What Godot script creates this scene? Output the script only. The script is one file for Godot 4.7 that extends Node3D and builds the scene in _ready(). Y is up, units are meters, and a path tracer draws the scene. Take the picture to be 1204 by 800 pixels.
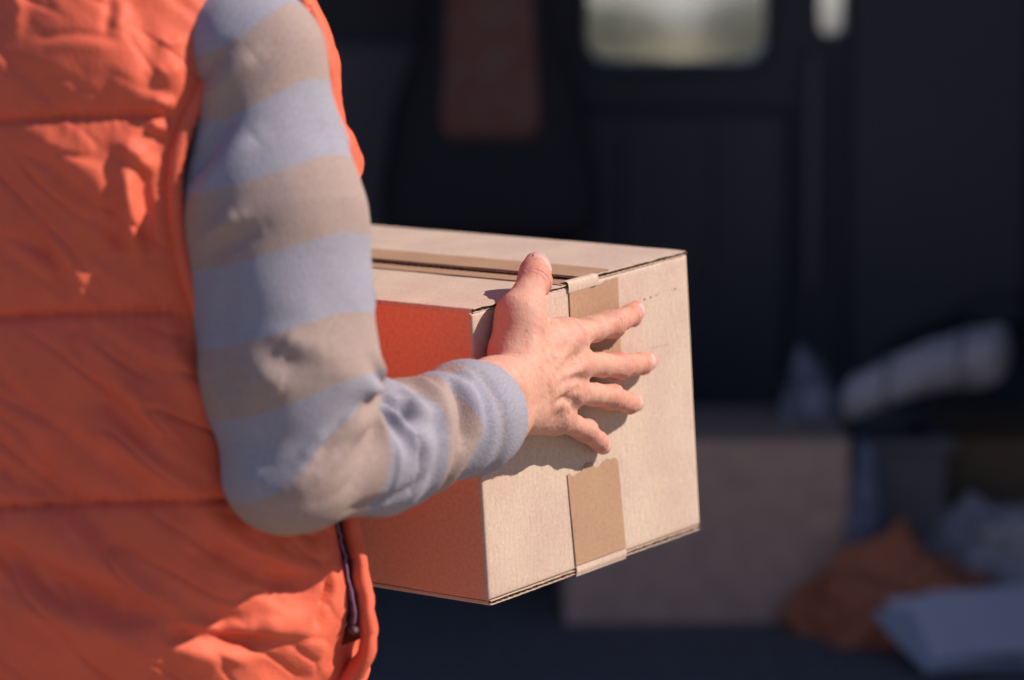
extends Node3D
# A courier in a quilted orange vest holds a cardboard box in front of a dark van.
# World: y up, metres. Person space: x = the person's right, y = up, z = the person's back.
# Box space: x along the held face towards the fingertips, y up, z out of the held face.

const BOX_W := 0.281
const BOX_H := 0.240
const BOX_D := 0.420
var person_frame := Transform3D(Basis(Vector3.UP, -0.7000), Vector3(-0.3436, 0.0, 0.1095))
var box_frame := Transform3D(Basis(Vector3(0.6417, 0.0778, -0.7630), Vector3(-0.0578, 0.9969, 0.0531), Vector3(0.7648, 0.0101, 0.6442)).orthonormalized(), Vector3(-0.0890, 0.9226, -0.2076))
var rng := RandomNumberGenerator.new()
var noise := FastNoiseLite.new()
var used := {}

# ---------------------------------------------------------------- naming

func numbered(called: String) -> String:
	used[called] = used.get(called, 0) + 1
	return called if used[called] == 1 else "%s_%03d" % [called, used[called] - 1]

func tag(o: Node, label: String, category: String, group := "") -> void:
	o.set_meta("label", label)
	o.set_meta("category", category)
	if group:
		o.set_meta("group", group)

func thing(called: String, label: String, category: String, at: Transform3D, group := "") -> Node3D:
	var o := Node3D.new()
	o.name = numbered(called)
	add_child(o, true)
	o.transform = at
	tag(o, label, category, group)
	return o

# ---------------------------------------------------------------- mesh making

class Shape:
	var v := PackedVector3Array()
	var n := PackedVector3Array()
	var uv := PackedVector2Array()
	var uv2 := PackedVector2Array()
	var col := PackedColorArray()
	var idx := PackedInt32Array()

	func tri(a: Vector3, b: Vector3, c: Vector3) -> void:
		var m := (b - a).cross(c - a).normalized()
		var at := v.size()
		for p in [a, b, c]:
			v.append(p)
			n.append(m)
			uv.append(Vector2(p.x + p.z, p.y))
		idx.append_array([at, at + 2, at + 1])

	func quad(a: Vector3, b: Vector3, c: Vector3, d: Vector3, ua := Vector2.ZERO, size := Vector2.ZERO) -> void:
		# counter-clockwise seen from outside
		var m := (c - a).cross(d - b).normalized()
		var at := v.size()
		for p in [a, b, c, d]:
			v.append(p)
			n.append(m)
		if size == Vector2.ZERO:
			size = Vector2(a.distance_to(b), a.distance_to(d))
			ua = Vector2(a.x + a.z, a.y)
		uv.append_array([ua, ua + Vector2(size.x, 0), ua + size, ua + Vector2(0, size.y)])
		idx.append_array([at, at + 2, at + 1, at, at + 3, at + 2])

	func box(c: Vector3, s: Vector3, bevel := 0.0, b := Basis()) -> void:
		var h := s / 2.0
		var e := minf(bevel, minf(h.x, minf(h.y, h.z)) * 0.95)
		var p := func(x: float, y: float, z: float) -> Vector3: return c + b * Vector3(x, y, z)
		for ax in 3:
			for sg in [-1.0, 1.0]:
				var u := (ax + 1) % 3
				var w := (ax + 2) % 3
				var q := []
				for k in [[-1, -1], [1, -1], [1, 1], [-1, 1]]:
					var t := Vector3()
					t[ax] = sg * h[ax]
					t[u] = k[0] * (h[u] - e)
					t[w] = k[1] * (h[w] - e)
					q.append(c + b * t)
				if sg < 0:
					q.reverse()
				var flat := Vector2(h[u], h[w]) * 2.0
				quad(q[0], q[1], q[2], q[3], Vector2(c[u] - h[u], c[w] - h[w]) + Vector2(c[ax], 0), flat)
		if e > 0.0:
			for ax in 3:
				var u := (ax + 1) % 3
				var w := (ax + 2) % 3
				for su in [-1.0, 1.0]:
					for sw in [-1.0, 1.0]:
						var q := []
						for k in [[-1, 0], [1, 0], [1, 1], [-1, 1]]:
							var t := Vector3()
							t[ax] = k[0] * (h[ax] - e)
							t[u] = su * (h[u] if k[1] == 0 else h[u] - e)
							t[w] = sw * (h[w] - e if k[1] == 0 else h[w])
							q.append(c + b * t)
						if su * sw < 0:
							q.reverse()
						quad(q[0], q[1], q[2], q[3])
			for sx in [-1.0, 1.0]:
				for sy in [-1.0, 1.0]:
					for sz in [-1.0, 1.0]:
						var a: Vector3 = p.call(sx * h.x, sy * (h.y - e), sz * (h.z - e))
						var d: Vector3 = p.call(sx * (h.x - e), sy * h.y, sz * (h.z - e))
						var f: Vector3 = p.call(sx * (h.x - e), sy * (h.y - e), sz * h.z)
						if sx * sy * sz > 0:
							tri(a, d, f)
						else:
							tri(a, f, d)

	func grid(nx: int, ny: int, f: Callable, round_u := false) -> void:
		# f(u, v) -> Vector3, u and v from 0 to 1; smooth normals
		var at := v.size()
		var P := PackedVector3Array()
		for j in ny + 1:
			for i in nx + 1:
				P.append(f.call(float(i) / nx, float(j) / ny))
		for j in ny + 1:
			for i in nx + 1:
				var i0 := i - 1 if i > 0 else (nx - 1 if round_u else 0)
				var i1 := i + 1 if i < nx else (1 if round_u else nx)
				var du := P[j * (nx + 1) + i1] - P[j * (nx + 1) + i0]
				var dv := P[mini(j + 1, ny) * (nx + 1) + i] - P[maxi(j - 1, 0) * (nx + 1) + i]
				var m := du.cross(dv)
				v.append(P[j * (nx + 1) + i])
				n.append(m.normalized() if m.length_squared() > 1e-20 else Vector3.UP)
				uv.append(Vector2(float(i) / nx, float(j) / ny))
		for j in ny:
			for i in nx:
				var a := at + j * (nx + 1) + i
				idx.append_array([a, a + nx + 2, a + 1, a, a + nx + 1, a + nx + 2])

	func tube(path: PackedVector3Array, radii: PackedFloat32Array, sides := 10, flat := 1.0, up := Vector3.UP, capped := true) -> void:
		var at := v.size()
		var count := path.size()
		for j in count:
			var t := (path[mini(j + 1, count - 1)] - path[maxi(j - 1, 0)]).normalized()
			var a := t.cross(up)
			a = a.normalized() if a.length() > 1e-4 else t.cross(Vector3.RIGHT).normalized()
			var b := a.cross(t).normalized()
			for i in sides + 1:
				var w := TAU * i / sides
				var o := a * cos(w) * radii[j] + b * sin(w) * radii[j] * flat
				v.append(path[j] + o)
				n.append((a * cos(w) * flat + b * sin(w)).normalized())
				uv.append(Vector2(float(i) / sides, float(j)))
		for j in count - 1:
			for i in sides:
				var a := at + j * (sides + 1) + i
				idx.append_array([a, a + 1, a + sides + 2, a, a + sides + 2, a + sides + 1])
		if capped:
			for e in [0, count - 1]:
				var c := v.size()
				var t := (path[1] - path[0]).normalized() * -1.0 if e == 0 else (path[e] - path[e - 1]).normalized()
				v.append(path[e] + t * radii[e] * 0.3)
				n.append(t)
				uv.append(Vector2.ZERO)
				for i in sides:
					idx.append_array([c, at + e * (sides + 1) + i, at + e * (sides + 1) + i + 1])

	func add(o: Shape, x: Transform3D) -> void:
		var at := v.size()
		var nb := x.basis.inverse().transposed()
		for i in o.v.size():
			v.append(x * o.v[i])
			n.append((nb * o.n[i]).normalized())
		uv.append_array(o.uv)
		uv2.append_array(o.uv2)
		col.append_array(o.col)
		for i in o.idx:
			idx.append(i + at)

	func smooth() -> void:
		n.resize(v.size())
		n.fill(Vector3.ZERO)
		for t in range(0, idx.size(), 3):
			var a := idx[t]
			var b := idx[t + 1]
			var c := idx[t + 2]
			var m := (v[c] - v[a]).cross(v[b] - v[a])
			n[a] += m
			n[b] += m
			n[c] += m
		for i in n.size():
			n[i] = n[i].normalized()

	func mesh() -> ArrayMesh:
		# front faces run clockwise: turn every triangle to agree with its normals
		for t in range(0, idx.size(), 3):
			var a := idx[t]
			var b := idx[t + 1]
			var c := idx[t + 2]
			if (v[c] - v[a]).cross(v[b] - v[a]).dot(n[a] + n[b] + n[c]) < 0.0:
				idx[t + 1] = c
				idx[t + 2] = b
		var arrays := []
		arrays.resize(Mesh.ARRAY_MAX)
		arrays[Mesh.ARRAY_VERTEX] = v
		arrays[Mesh.ARRAY_NORMAL] = n
		arrays[Mesh.ARRAY_INDEX] = idx
		if uv.size() == v.size():
			arrays[Mesh.ARRAY_TEX_UV] = uv
		if uv2.size() == v.size():
			arrays[Mesh.ARRAY_TEX_UV2] = uv2
		if col.size() == v.size():
			arrays[Mesh.ARRAY_COLOR] = col
		var m := ArrayMesh.new()
		m.add_surface_from_arrays(Mesh.PRIMITIVE_TRIANGLES, arrays)
		return m

func part(called: String, s: Shape, m: Material, parent: Node) -> MeshInstance3D:
	var o := MeshInstance3D.new()
	o.name = called
	o.mesh = s.mesh()
	o.material_override = m
	parent.add_child(o, true)
	return o

# ---------------------------------------------------------------- distance fields

class Field:
	var a := PackedVector3Array()
	var ab := PackedVector3Array()
	var len2 := PackedFloat32Array()
	var ra := PackedFloat32Array()
	var dr := PackedFloat32Array()
	var k := PackedFloat32Array()
	var g := PackedInt32Array()
	var kg := 0.010
	var cuts := []        # [normal, offset]: keep where p . normal < offset
	var hollow: Field     # taken away
	var act := PackedInt32Array()

	func bone(p: Vector3, q: Vector3, r0: float, r1: float, blend := 0.008, group := 0) -> void:
		a.append(p)
		ab.append(q - p)
		len2.append(maxf((q - p).length_squared(), 1e-9))
		ra.append(r0)
		dr.append(r1 - r0)
		k.append(blend)
		g.append(group)

	func all() -> void:
		act = PackedInt32Array(range(a.size()))
		if hollow:
			hollow.all()

	func one(i: int, p: Vector3) -> float:
		var d := p - a[i]
		var t := clampf(d.dot(ab[i]) / len2[i], 0.0, 1.0)
		return (d - ab[i] * t).length() - ra[i] - dr[i] * t

	func near(c: Vector3, reach: float) -> void:
		var ds := PackedFloat32Array()
		var best := 1e9
		for i in a.size():
			var d := one(i, c)
			ds.append(d)
			best = minf(best, d)
		act.resize(0)
		for i in a.size():
			if ds[i] < best + reach * 1.1 + k[i]:
				act.append(i)

	func at(p: Vector3) -> float:
		var res := 1e3
		var main := 1e3
		var cur := 1e3
		var grp := 0
		for i in act:
			if g[i] != grp:
				if grp == 0:
					main = cur
					res = cur
				else:
					var h0 := maxf(kg - absf(main - cur), 0.0)
					res = minf(res, minf(main, cur) - h0 * h0 / (4.0 * kg))
				cur = 1e3
				grp = g[i]
			var d := p - a[i]
			var t := clampf(d.dot(ab[i]) / len2[i], 0.0, 1.0)
			var e := (d - ab[i] * t).length() - ra[i] - dr[i] * t
			var kk := k[i]
			var h := maxf(kk - absf(cur - e), 0.0)
			cur = minf(cur, e) - h * h / (4.0 * kk)
		if grp == 0:
			res = cur
		else:
			var h1 := maxf(kg - absf(main - cur), 0.0)
			res = minf(res, minf(main, cur) - h1 * h1 / (4.0 * kg))
		for c in cuts:
			var e2: float = p.dot(c[0]) - c[1]
			var h2 := maxf(0.0016 - absf(res - e2), 0.0)
			res = maxf(res, e2) + h2 * h2 / 0.0064
		if hollow:
			res = maxf(res, -hollow.at(p))
		return res

	func shape(h: float, pad := 0.004) -> Shape:
		# surface nets over the blocks of 8 x 8 x 8 cells that the surface crosses
		var lo := Vector3.ONE * 1e9
		var hi := -lo
		for i in a.size():
			for e in 2:
				var p := a[i] + ab[i] * e
				var r := ra[i] + dr[i] * e + pad
				lo = lo.min(p - Vector3.ONE * r)
				hi = hi.max(p + Vector3.ONE * r)
		var nb := Vector3i(((hi - lo) / (h * 8.0)).ceil())
		var sy := nb.x * 8 + 1
		var sz := sy * (nb.y * 8 + 1)
		var cells := {}
		var edges := PackedInt32Array()
		var s := Shape.new()
		var val := PackedFloat32Array()
		val.resize(729)
		var half := h * 4.0 * 1.7321
		var offs := PackedInt32Array([0, 1, 9, 10, 81, 82, 90, 91])
		for bz in nb.z:
			for by in nb.y:
				for bx in nb.x:
					var c := lo + (Vector3(bx, by, bz) * 8.0 + Vector3.ONE * 4.0) * h
					all()
					if absf(at(c)) > half * 1.35 + 0.006:
						continue
					near(c, half * 2.0)
					var w := 0
					for z in 9:
						for y in 9:
							for x in 9:
								val[w] = at(lo + Vector3(bx * 8 + x, by * 8 + y, bz * 8 + z) * h)
								w += 1
					for z in 8:
						for y in 8:
							for x in 8:
								var o := x + y * 9 + z * 81
								var inside := 0
								for q in offs:
									if val[o + q] < 0.0:
										inside += 1
								if inside == 0 or inside == 8:
									continue
								var gx := bx * 8 + x
								var gy := by * 8 + y
								var gz := bz * 8 + z
								var key := gx + gy * sy + gz * sz
								var v0 := val[o]
								if (v0 < 0.0) != (val[o + 1] < 0.0):
									edges.append_array([key, 0, 1 if v0 < 0.0 else 0])
								if (v0 < 0.0) != (val[o + 9] < 0.0):
									edges.append_array([key, 1, 1 if v0 < 0.0 else 0])
								if (v0 < 0.0) != (val[o + 81] < 0.0):
									edges.append_array([key, 2, 1 if v0 < 0.0 else 0])
								# the point where the crossed edges meet, on average
								var sum := Vector3.ZERO
								var cnt := 0
								for e in 12:
									var ax := e / 4
									var q := e % 4
									var b0: int
									var step: int
									var base: Vector3
									if ax == 0:
										b0 = (q & 1) * 9 + (q >> 1) * 81
										step = 1
										base = Vector3(0, q & 1, q >> 1)
									elif ax == 1:
										b0 = (q & 1) + (q >> 1) * 81
										step = 9
										base = Vector3(q & 1, 0, q >> 1)
									else:
										b0 = (q & 1) + (q >> 1) * 9
										step = 81
										base = Vector3(q & 1, q >> 1, 0)
									var va := val[o + b0]
									var vb := val[o + b0 + step]
									if (va < 0.0) != (vb < 0.0):
										base[ax] += va / (va - vb)
										sum += base
										cnt += 1
								cells[key] = s.v.size()
								s.v.append(lo + (Vector3(gx, gy, gz) + sum / cnt) * h)
		for e in range(0, edges.size(), 3):
			var key := edges[e]
			var du: int
			var dw: int
			match edges[e + 1]:
				0:
					du = sy
					dw = sz
				1:
					du = sz
					dw = 1
				_:
					du = 1
					dw = sy
			var q0: int = cells.get(key, -1)
			var q1: int = cells.get(key - du, -1)
			var q2: int = cells.get(key - du - dw, -1)
			var q3: int = cells.get(key - dw, -1)
			if q0 < 0 or q1 < 0 or q2 < 0 or q3 < 0:
				continue
			if edges[e + 2] == 1:
				s.idx.append_array([q0, q2, q1, q0, q3, q2])
			else:
				s.idx.append_array([q0, q1, q2, q0, q2, q3])
		s.smooth()
		return s

func smin(x: float, y: float, k: float) -> float:
	var h := maxf(k - absf(x - y), 0.0)
	return minf(x, y) - h * h / (4.0 * k)

# folds: [points..., width, height]
func folded(p: Vector3, folds: Array) -> float:
	var out := 0.0
	for f in folds:
		var count: int = f.size() - 2
		var wide: float = f[count]
		var mid: Vector3 = f[count / 2]
		var reach: float = f[0].distance_to(mid) + f[count - 1].distance_to(mid) + wide * 3.0
		if p.distance_squared_to(mid) > reach * reach:
			continue
		var best := 1e9
		var along := 0.0
		for i in count - 1:
			var a: Vector3 = f[i]
			var d: Vector3 = f[i + 1] - a
			var t := clampf((p - a).dot(d) / d.length_squared(), 0.0, 1.0)
			var e := (p - a - d * t).length_squared()
			if e < best:
				best = e
				along = (i + t) / (count - 1.0)
		var taper := sqrt(clampf(sin(PI * clampf(along, 0.03, 0.97)) * 1.6, 0.0, 1.0))
		out += f[count + 1] * exp(-best / (wide * wide)) * taper
	return out

func interp(x: float, xs: Array, ys: Array) -> float:
	if x <= xs[0]:
		return ys[0]
	for i in xs.size() - 1:
		if x < xs[i + 1]:
			var t: float = (x - xs[i]) / (xs[i + 1] - xs[i])
			t = t * t * (3.0 - 2.0 * t) * 0.5 + t * 0.5
			return lerpf(ys[i], ys[i + 1], t)
	return ys[-1]

func dense(path: Array, count: int) -> PackedVector3Array:
	var c := Curve3D.new()
	c.bake_interval = 0.004
	for i in path.size():
		var t: Vector3 = (path[mini(i + 1, path.size() - 1)] - path[maxi(i - 1, 0)]) / 6.0
		c.add_point(path[i], -t, t)
	var out := PackedVector3Array()
	for i in count + 1:
		out.append(c.sample_baked(c.get_baked_length() * i / count, true))
	return out

# ---------------------------------------------------------------- materials

func ramp(colors: Array) -> Gradient:
	var g := Gradient.new()
	var offs := PackedFloat32Array()
	var cols := PackedColorArray()
	for i in colors.size():
		offs.append(float(i) / (colors.size() - 1))
		cols.append(colors[i])
	g.offsets = offs
	g.colors = cols
	return g

func noise_map(freq: float, octaves: int, sd: int, colors: Array, size := 256, kind := FastNoiseLite.TYPE_SIMPLEX_SMOOTH) -> NoiseTexture2D:
	var f := FastNoiseLite.new()
	f.noise_type = kind
	f.frequency = freq
	f.fractal_octaves = octaves
	f.seed = sd
	var t := NoiseTexture2D.new()
	t.width = size
	t.height = size
	t.seamless = true
	t.noise = f
	t.color_ramp = ramp(colors)
	return t

func bump_map(freq: float, octaves: int, sd: int, strength: float, size := 256, kind := FastNoiseLite.TYPE_SIMPLEX_SMOOTH) -> NoiseTexture2D:
	var t := noise_map(freq, octaves, sd, [Color.BLACK, Color.WHITE], size, kind)
	t.color_ramp = null
	t.as_normal_map = true
	t.bump_strength = strength
	return t

func lin(r: float, g: float, b: float) -> Color:
	return Color(r, g, b).linear_to_srgb()

func grey(v: float) -> Color:
	return Color(v, v, v)

func mat(c: Color, rough := 0.7, tex: Texture2D = null, bump: Texture2D = null, scale := 1.0, depth := 1.0) -> StandardMaterial3D:
	var m := StandardMaterial3D.new()
	m.albedo_color = c
	m.roughness = rough
	m.albedo_texture = tex
	if bump:
		m.normal_enabled = true
		m.normal_texture = bump
		m.normal_scale = depth
	m.uv1_triplanar = true
	m.uv1_scale = Vector3.ONE * scale
	return m

func cardboard_image(sd: int, base: Color, streak: float, mottle: float) -> Image:
	# 0.6 m of kraft paper: fibres, flecks and the faint lines of the flutes below
	var im := Image.create_empty(768, 768, false, Image.FORMAT_RGB8)
	noise.seed = sd
	noise.fractal_octaves = 1
	noise.frequency = 0.11
	var r := RandomNumberGenerator.new()
	r.seed = sd
	for y in 768:
		for x in 768:
			var a := noise.get_noise_2d(x * 2.6, y * 0.35)
			var b := noise.get_noise_2d(x * 0.12 + 900.0, y * 0.10)
			var c := noise.get_noise_2d(x * 1.9 + 300.0, y * 1.9 + 40.0)
			var f := sin(x * 0.6 / 768.0 * TAU / 0.0068)
			var k := 1.0 + a * 0.028 * streak + b * 0.018 + c * 0.030 * mottle + f * 0.005 * streak + r.randfn(0.0, 0.012)
			im.set_pixel(x, y, Color(base.r * k, base.g * (k + b * 0.015), base.b * (k + c * 0.02)))
	for i in 2600:
		var px := r.randi_range(2, 760)
		var py := r.randi_range(2, 760)
		var d := r.randf_range(0.86, 0.96) if r.randf() < 0.7 else r.randf_range(1.03, 1.08)
		var dx := r.randi_range(-1, 1)
		for q in r.randi_range(1, 5):
			var xx := clampi(px + (dx * q) / 2, 0, 767)
			var yy := clampi(py + q, 0, 767)
			var o := im.get_pixel(xx, yy)
			im.set_pixel(xx, yy, Color(o.r * d, o.g * d, o.b * d))
	return im

func cardboard(sd: int, base: Color, streak := 1.0, mottle := 1.0) -> StandardMaterial3D:
	var m := StandardMaterial3D.new()
	m.albedo_texture = ImageTexture.create_from_image(cardboard_image(sd, base, streak, mottle))
	m.roughness = 0.72
	m.metallic_specular = 0.3
	m.uv1_scale = Vector3(1.0 / 0.6, 1.0 / 0.6, 1)
	m.uv1_offset = Vector3(0.5, 0.25, 0)
	m.normal_enabled = true
	m.normal_texture = bump_map(0.06, 3, sd, 1.6, 512)
	m.normal_scale = 0.10
	return m

func _ready() -> void:
	# ---- camera: 135 mm lens, focused on the hand
	var cam := Camera3D.new()
	cam.name = "Camera3D"
	add_child(cam)
	cam.position = Vector3(0, 1.55, 3.05)
	cam.rotation_degrees = Vector3(-8.0, 0, 0)
	var lens := CameraAttributesPhysical.new()
	lens.frustum_focal_length = 135.0
	lens.frustum_focus_distance = 3.06
	lens.exposure_aperture = 3.2
	lens.frustum_far = 400.0
	lens.frustum_near = 0.05
	cam.attributes = lens
	# ---- sky, sun, exposure
	var env := Environment.new()
	env.background_mode = Environment.BG_SKY
	env.tonemap_mode = Environment.TONE_MAPPER_LINEAR
	env.tonemap_exposure = 1.28
	env.sdfgi_enabled = true
	env.ssao_enabled = true
	env.ssil_enabled = true
	var sky := ProceduralSkyMaterial.new()
	sky.sky_top_color = Color(0.36, 0.47, 0.68)
	sky.sky_horizon_color = Color(0.77, 0.78, 0.81)
	sky.sky_curve = 0.12
	sky.ground_bottom_color = Color(0.22, 0.21, 0.22)
	sky.ground_horizon_color = Color(0.5, 0.52, 0.55)
	sky.energy_multiplier = 0.70
	env.sky = Sky.new()
	env.sky.sky_material = sky
	var around := WorldEnvironment.new()
	around.name = "WorldEnvironment"
	around.environment = env
	add_child(around)
	var sun := DirectionalLight3D.new()
	sun.name = "Sun"
	add_child(sun)
	sun.light_color = Color(1.0, 0.94, 0.895)
	sun.light_energy = 1.42
	sun.light_angular_distance = 0.55
	sun.shadow_enabled = true
	sun.look_at_from_position(Vector3(0.755, 0.65, 0.06), Vector3.ZERO)

	build_ground()
	build_outside()
	build_van()
	build_cargo()
	build_box()
	build_person()

# ---------------------------------------------------------------- setting

func build_ground() -> void:
	var s := Shape.new()
	s.grid(24, 24, func(u: float, v: float) -> Vector3: return Vector3(lerpf(-150, 150, u), 0, lerpf(150, -150, v)))
	var m := mat(lin(0.40, 0.35, 0.30), 0.9, noise_map(0.02, 5, 3, [grey(0.75), grey(1.0)]), bump_map(0.2, 3, 4, 2.0), 0.6, 0.5)
	var o := part("ground", s, m, self)
	o.set_meta("kind", "structure")
	o.set_meta("label", "pale grey asphalt yard around the van")

func build_outside() -> void:
	# what shows, far out of focus, through the van's windows
	var lawn := Shape.new()
	lawn.grid(12, 4, func(u: float, v: float) -> Vector3: return Vector3(lerpf(-12, 16, u), 0.01 + 0.03 * sin(u * 40.0), lerpf(-18.0, -22.0, v)))
	var lm := mat(lin(0.42, 0.40, 0.22), 0.9, noise_map(0.05, 4, 8, [grey(0.7), grey(1.0)]), null, 0.4)
	var lo := part("lawn", lawn, lm, self)
	lo.set_meta("kind", "structure")
	lo.set_meta("label", "dry yellowish lawn strip far behind the van")
	var at := Transform3D(Basis(Vector3.UP, 0.62), Vector3(1.1, 0, -22.3))
	var h := thing("pale_building", "pale rendered building far behind the van window", "building", at)
	var w := Shape.new()
	w.box(Vector3(0, 2.6, -2.0), Vector3(14, 5.2, 4), 0.03)
	part("wall", w, mat(lin(0.60, 0.65, 0.62), 0.85, noise_map(0.03, 4, 12, [grey(0.9), grey(1.0)]), null, 0.3), h)
	var b := Shape.new()
	b.box(Vector3(0, 0.05, 0.02), Vector3(14.02, 0.10, 0.06), 0.01)
	part("plinth", b, mat(lin(0.30, 0.31, 0.32), 0.85), h)
	var rf := Shape.new()
	rf.box(Vector3(0, 5.3, -2.0), Vector3(14.6, 0.2, 4.6), 0.02)
	part("roof", rf, mat(lin(0.16, 0.13, 0.12), 0.8), h)
	for q in [[0.55, -20.0, 0.42, "low clipped shrub seen at the left of the van window"], [1.45, -19.6, 0.5, "low yellowish shrub seen at the right of the van window"]]:
		var bush := thing("shrub", q[3], "shrub", Transform3D(Basis(), Vector3(q[0], 0.0, q[1])), "shrubs beyond the van")
		var st := Shape.new()
		var lf := Shape.new()
		rng.seed = int(q[0] * 100)
		for k in 9:
			var a := TAU * k / 9.0
			st.tube(PackedVector3Array([Vector3.ZERO, Vector3(cos(a) * 0.1, q[2] * 0.4, sin(a) * 0.1), Vector3(cos(a) * 0.25, q[2] * 0.8, sin(a) * 0.25)]), PackedFloat32Array([0.012, 0.008, 0.004]), 5)
		for k in 1400:
			var d := Vector3(rng.randfn(), rng.randfn(), rng.randfn()).normalized() * pow(rng.randf(), 0.35)
			var c := Vector3(d.x * 0.45, q[2] * 0.5 + d.y * q[2] * 0.5, d.z * 0.4)
			var bs := Basis(Vector3(rng.randfn(), rng.randfn(), rng.randfn()).normalized(), rng.randf() * TAU)
			lf.quad(c + bs * Vector3(-0.02, 0, 0), c + bs * Vector3(0, -0.010, 0.003), c + bs * Vector3(0.03, 0, 0), c + bs * Vector3(0, 0.010, 0.003))
		part("stem", st, mat(lin(0.08, 0.06, 0.04), 0.9), bush)
		part("foliage", lf, mat(lin(0.13, 0.14, 0.05), 0.7), bush).set_meta("kind", "stuff")
	for i in 5:
		var f := Shape.new()
		f.box(Vector3(-5.2 + i * 2.6, 1.75, 0.03), Vector3(1.3, 1.3, 0.08), 0.01)
		var wf := part("window", f, mat(lin(0.5, 0.5, 0.5), 0.6), h)
		var g := Shape.new()
		g.box(Vector3(-5.2 + i * 2.6, 1.75, 0.075), Vector3(1.16, 1.16, 0.012))
		part("pane", g, mat(lin(0.06, 0.08, 0.10), 0.1), wf)

# ---------------------------------------------------------------- van

func hole_polygon(x0: float, x1: float, y0: float, y1: float, r: float) -> PackedVector2Array:
	var out := PackedVector2Array()
	for c in [[x1 - r, y0 + r, -90.0], [x1 - r, y1 - r, 0.0], [x0 + r, y1 - r, 90.0], [x0 + r, y0 + r, 180.0]]:
		for i in 7:
			var w := deg_to_rad(c[2] + i * 15.0)
			out.append(Vector2(c[0] + r * cos(w), c[1] + r * sin(w)))
	return out

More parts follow.
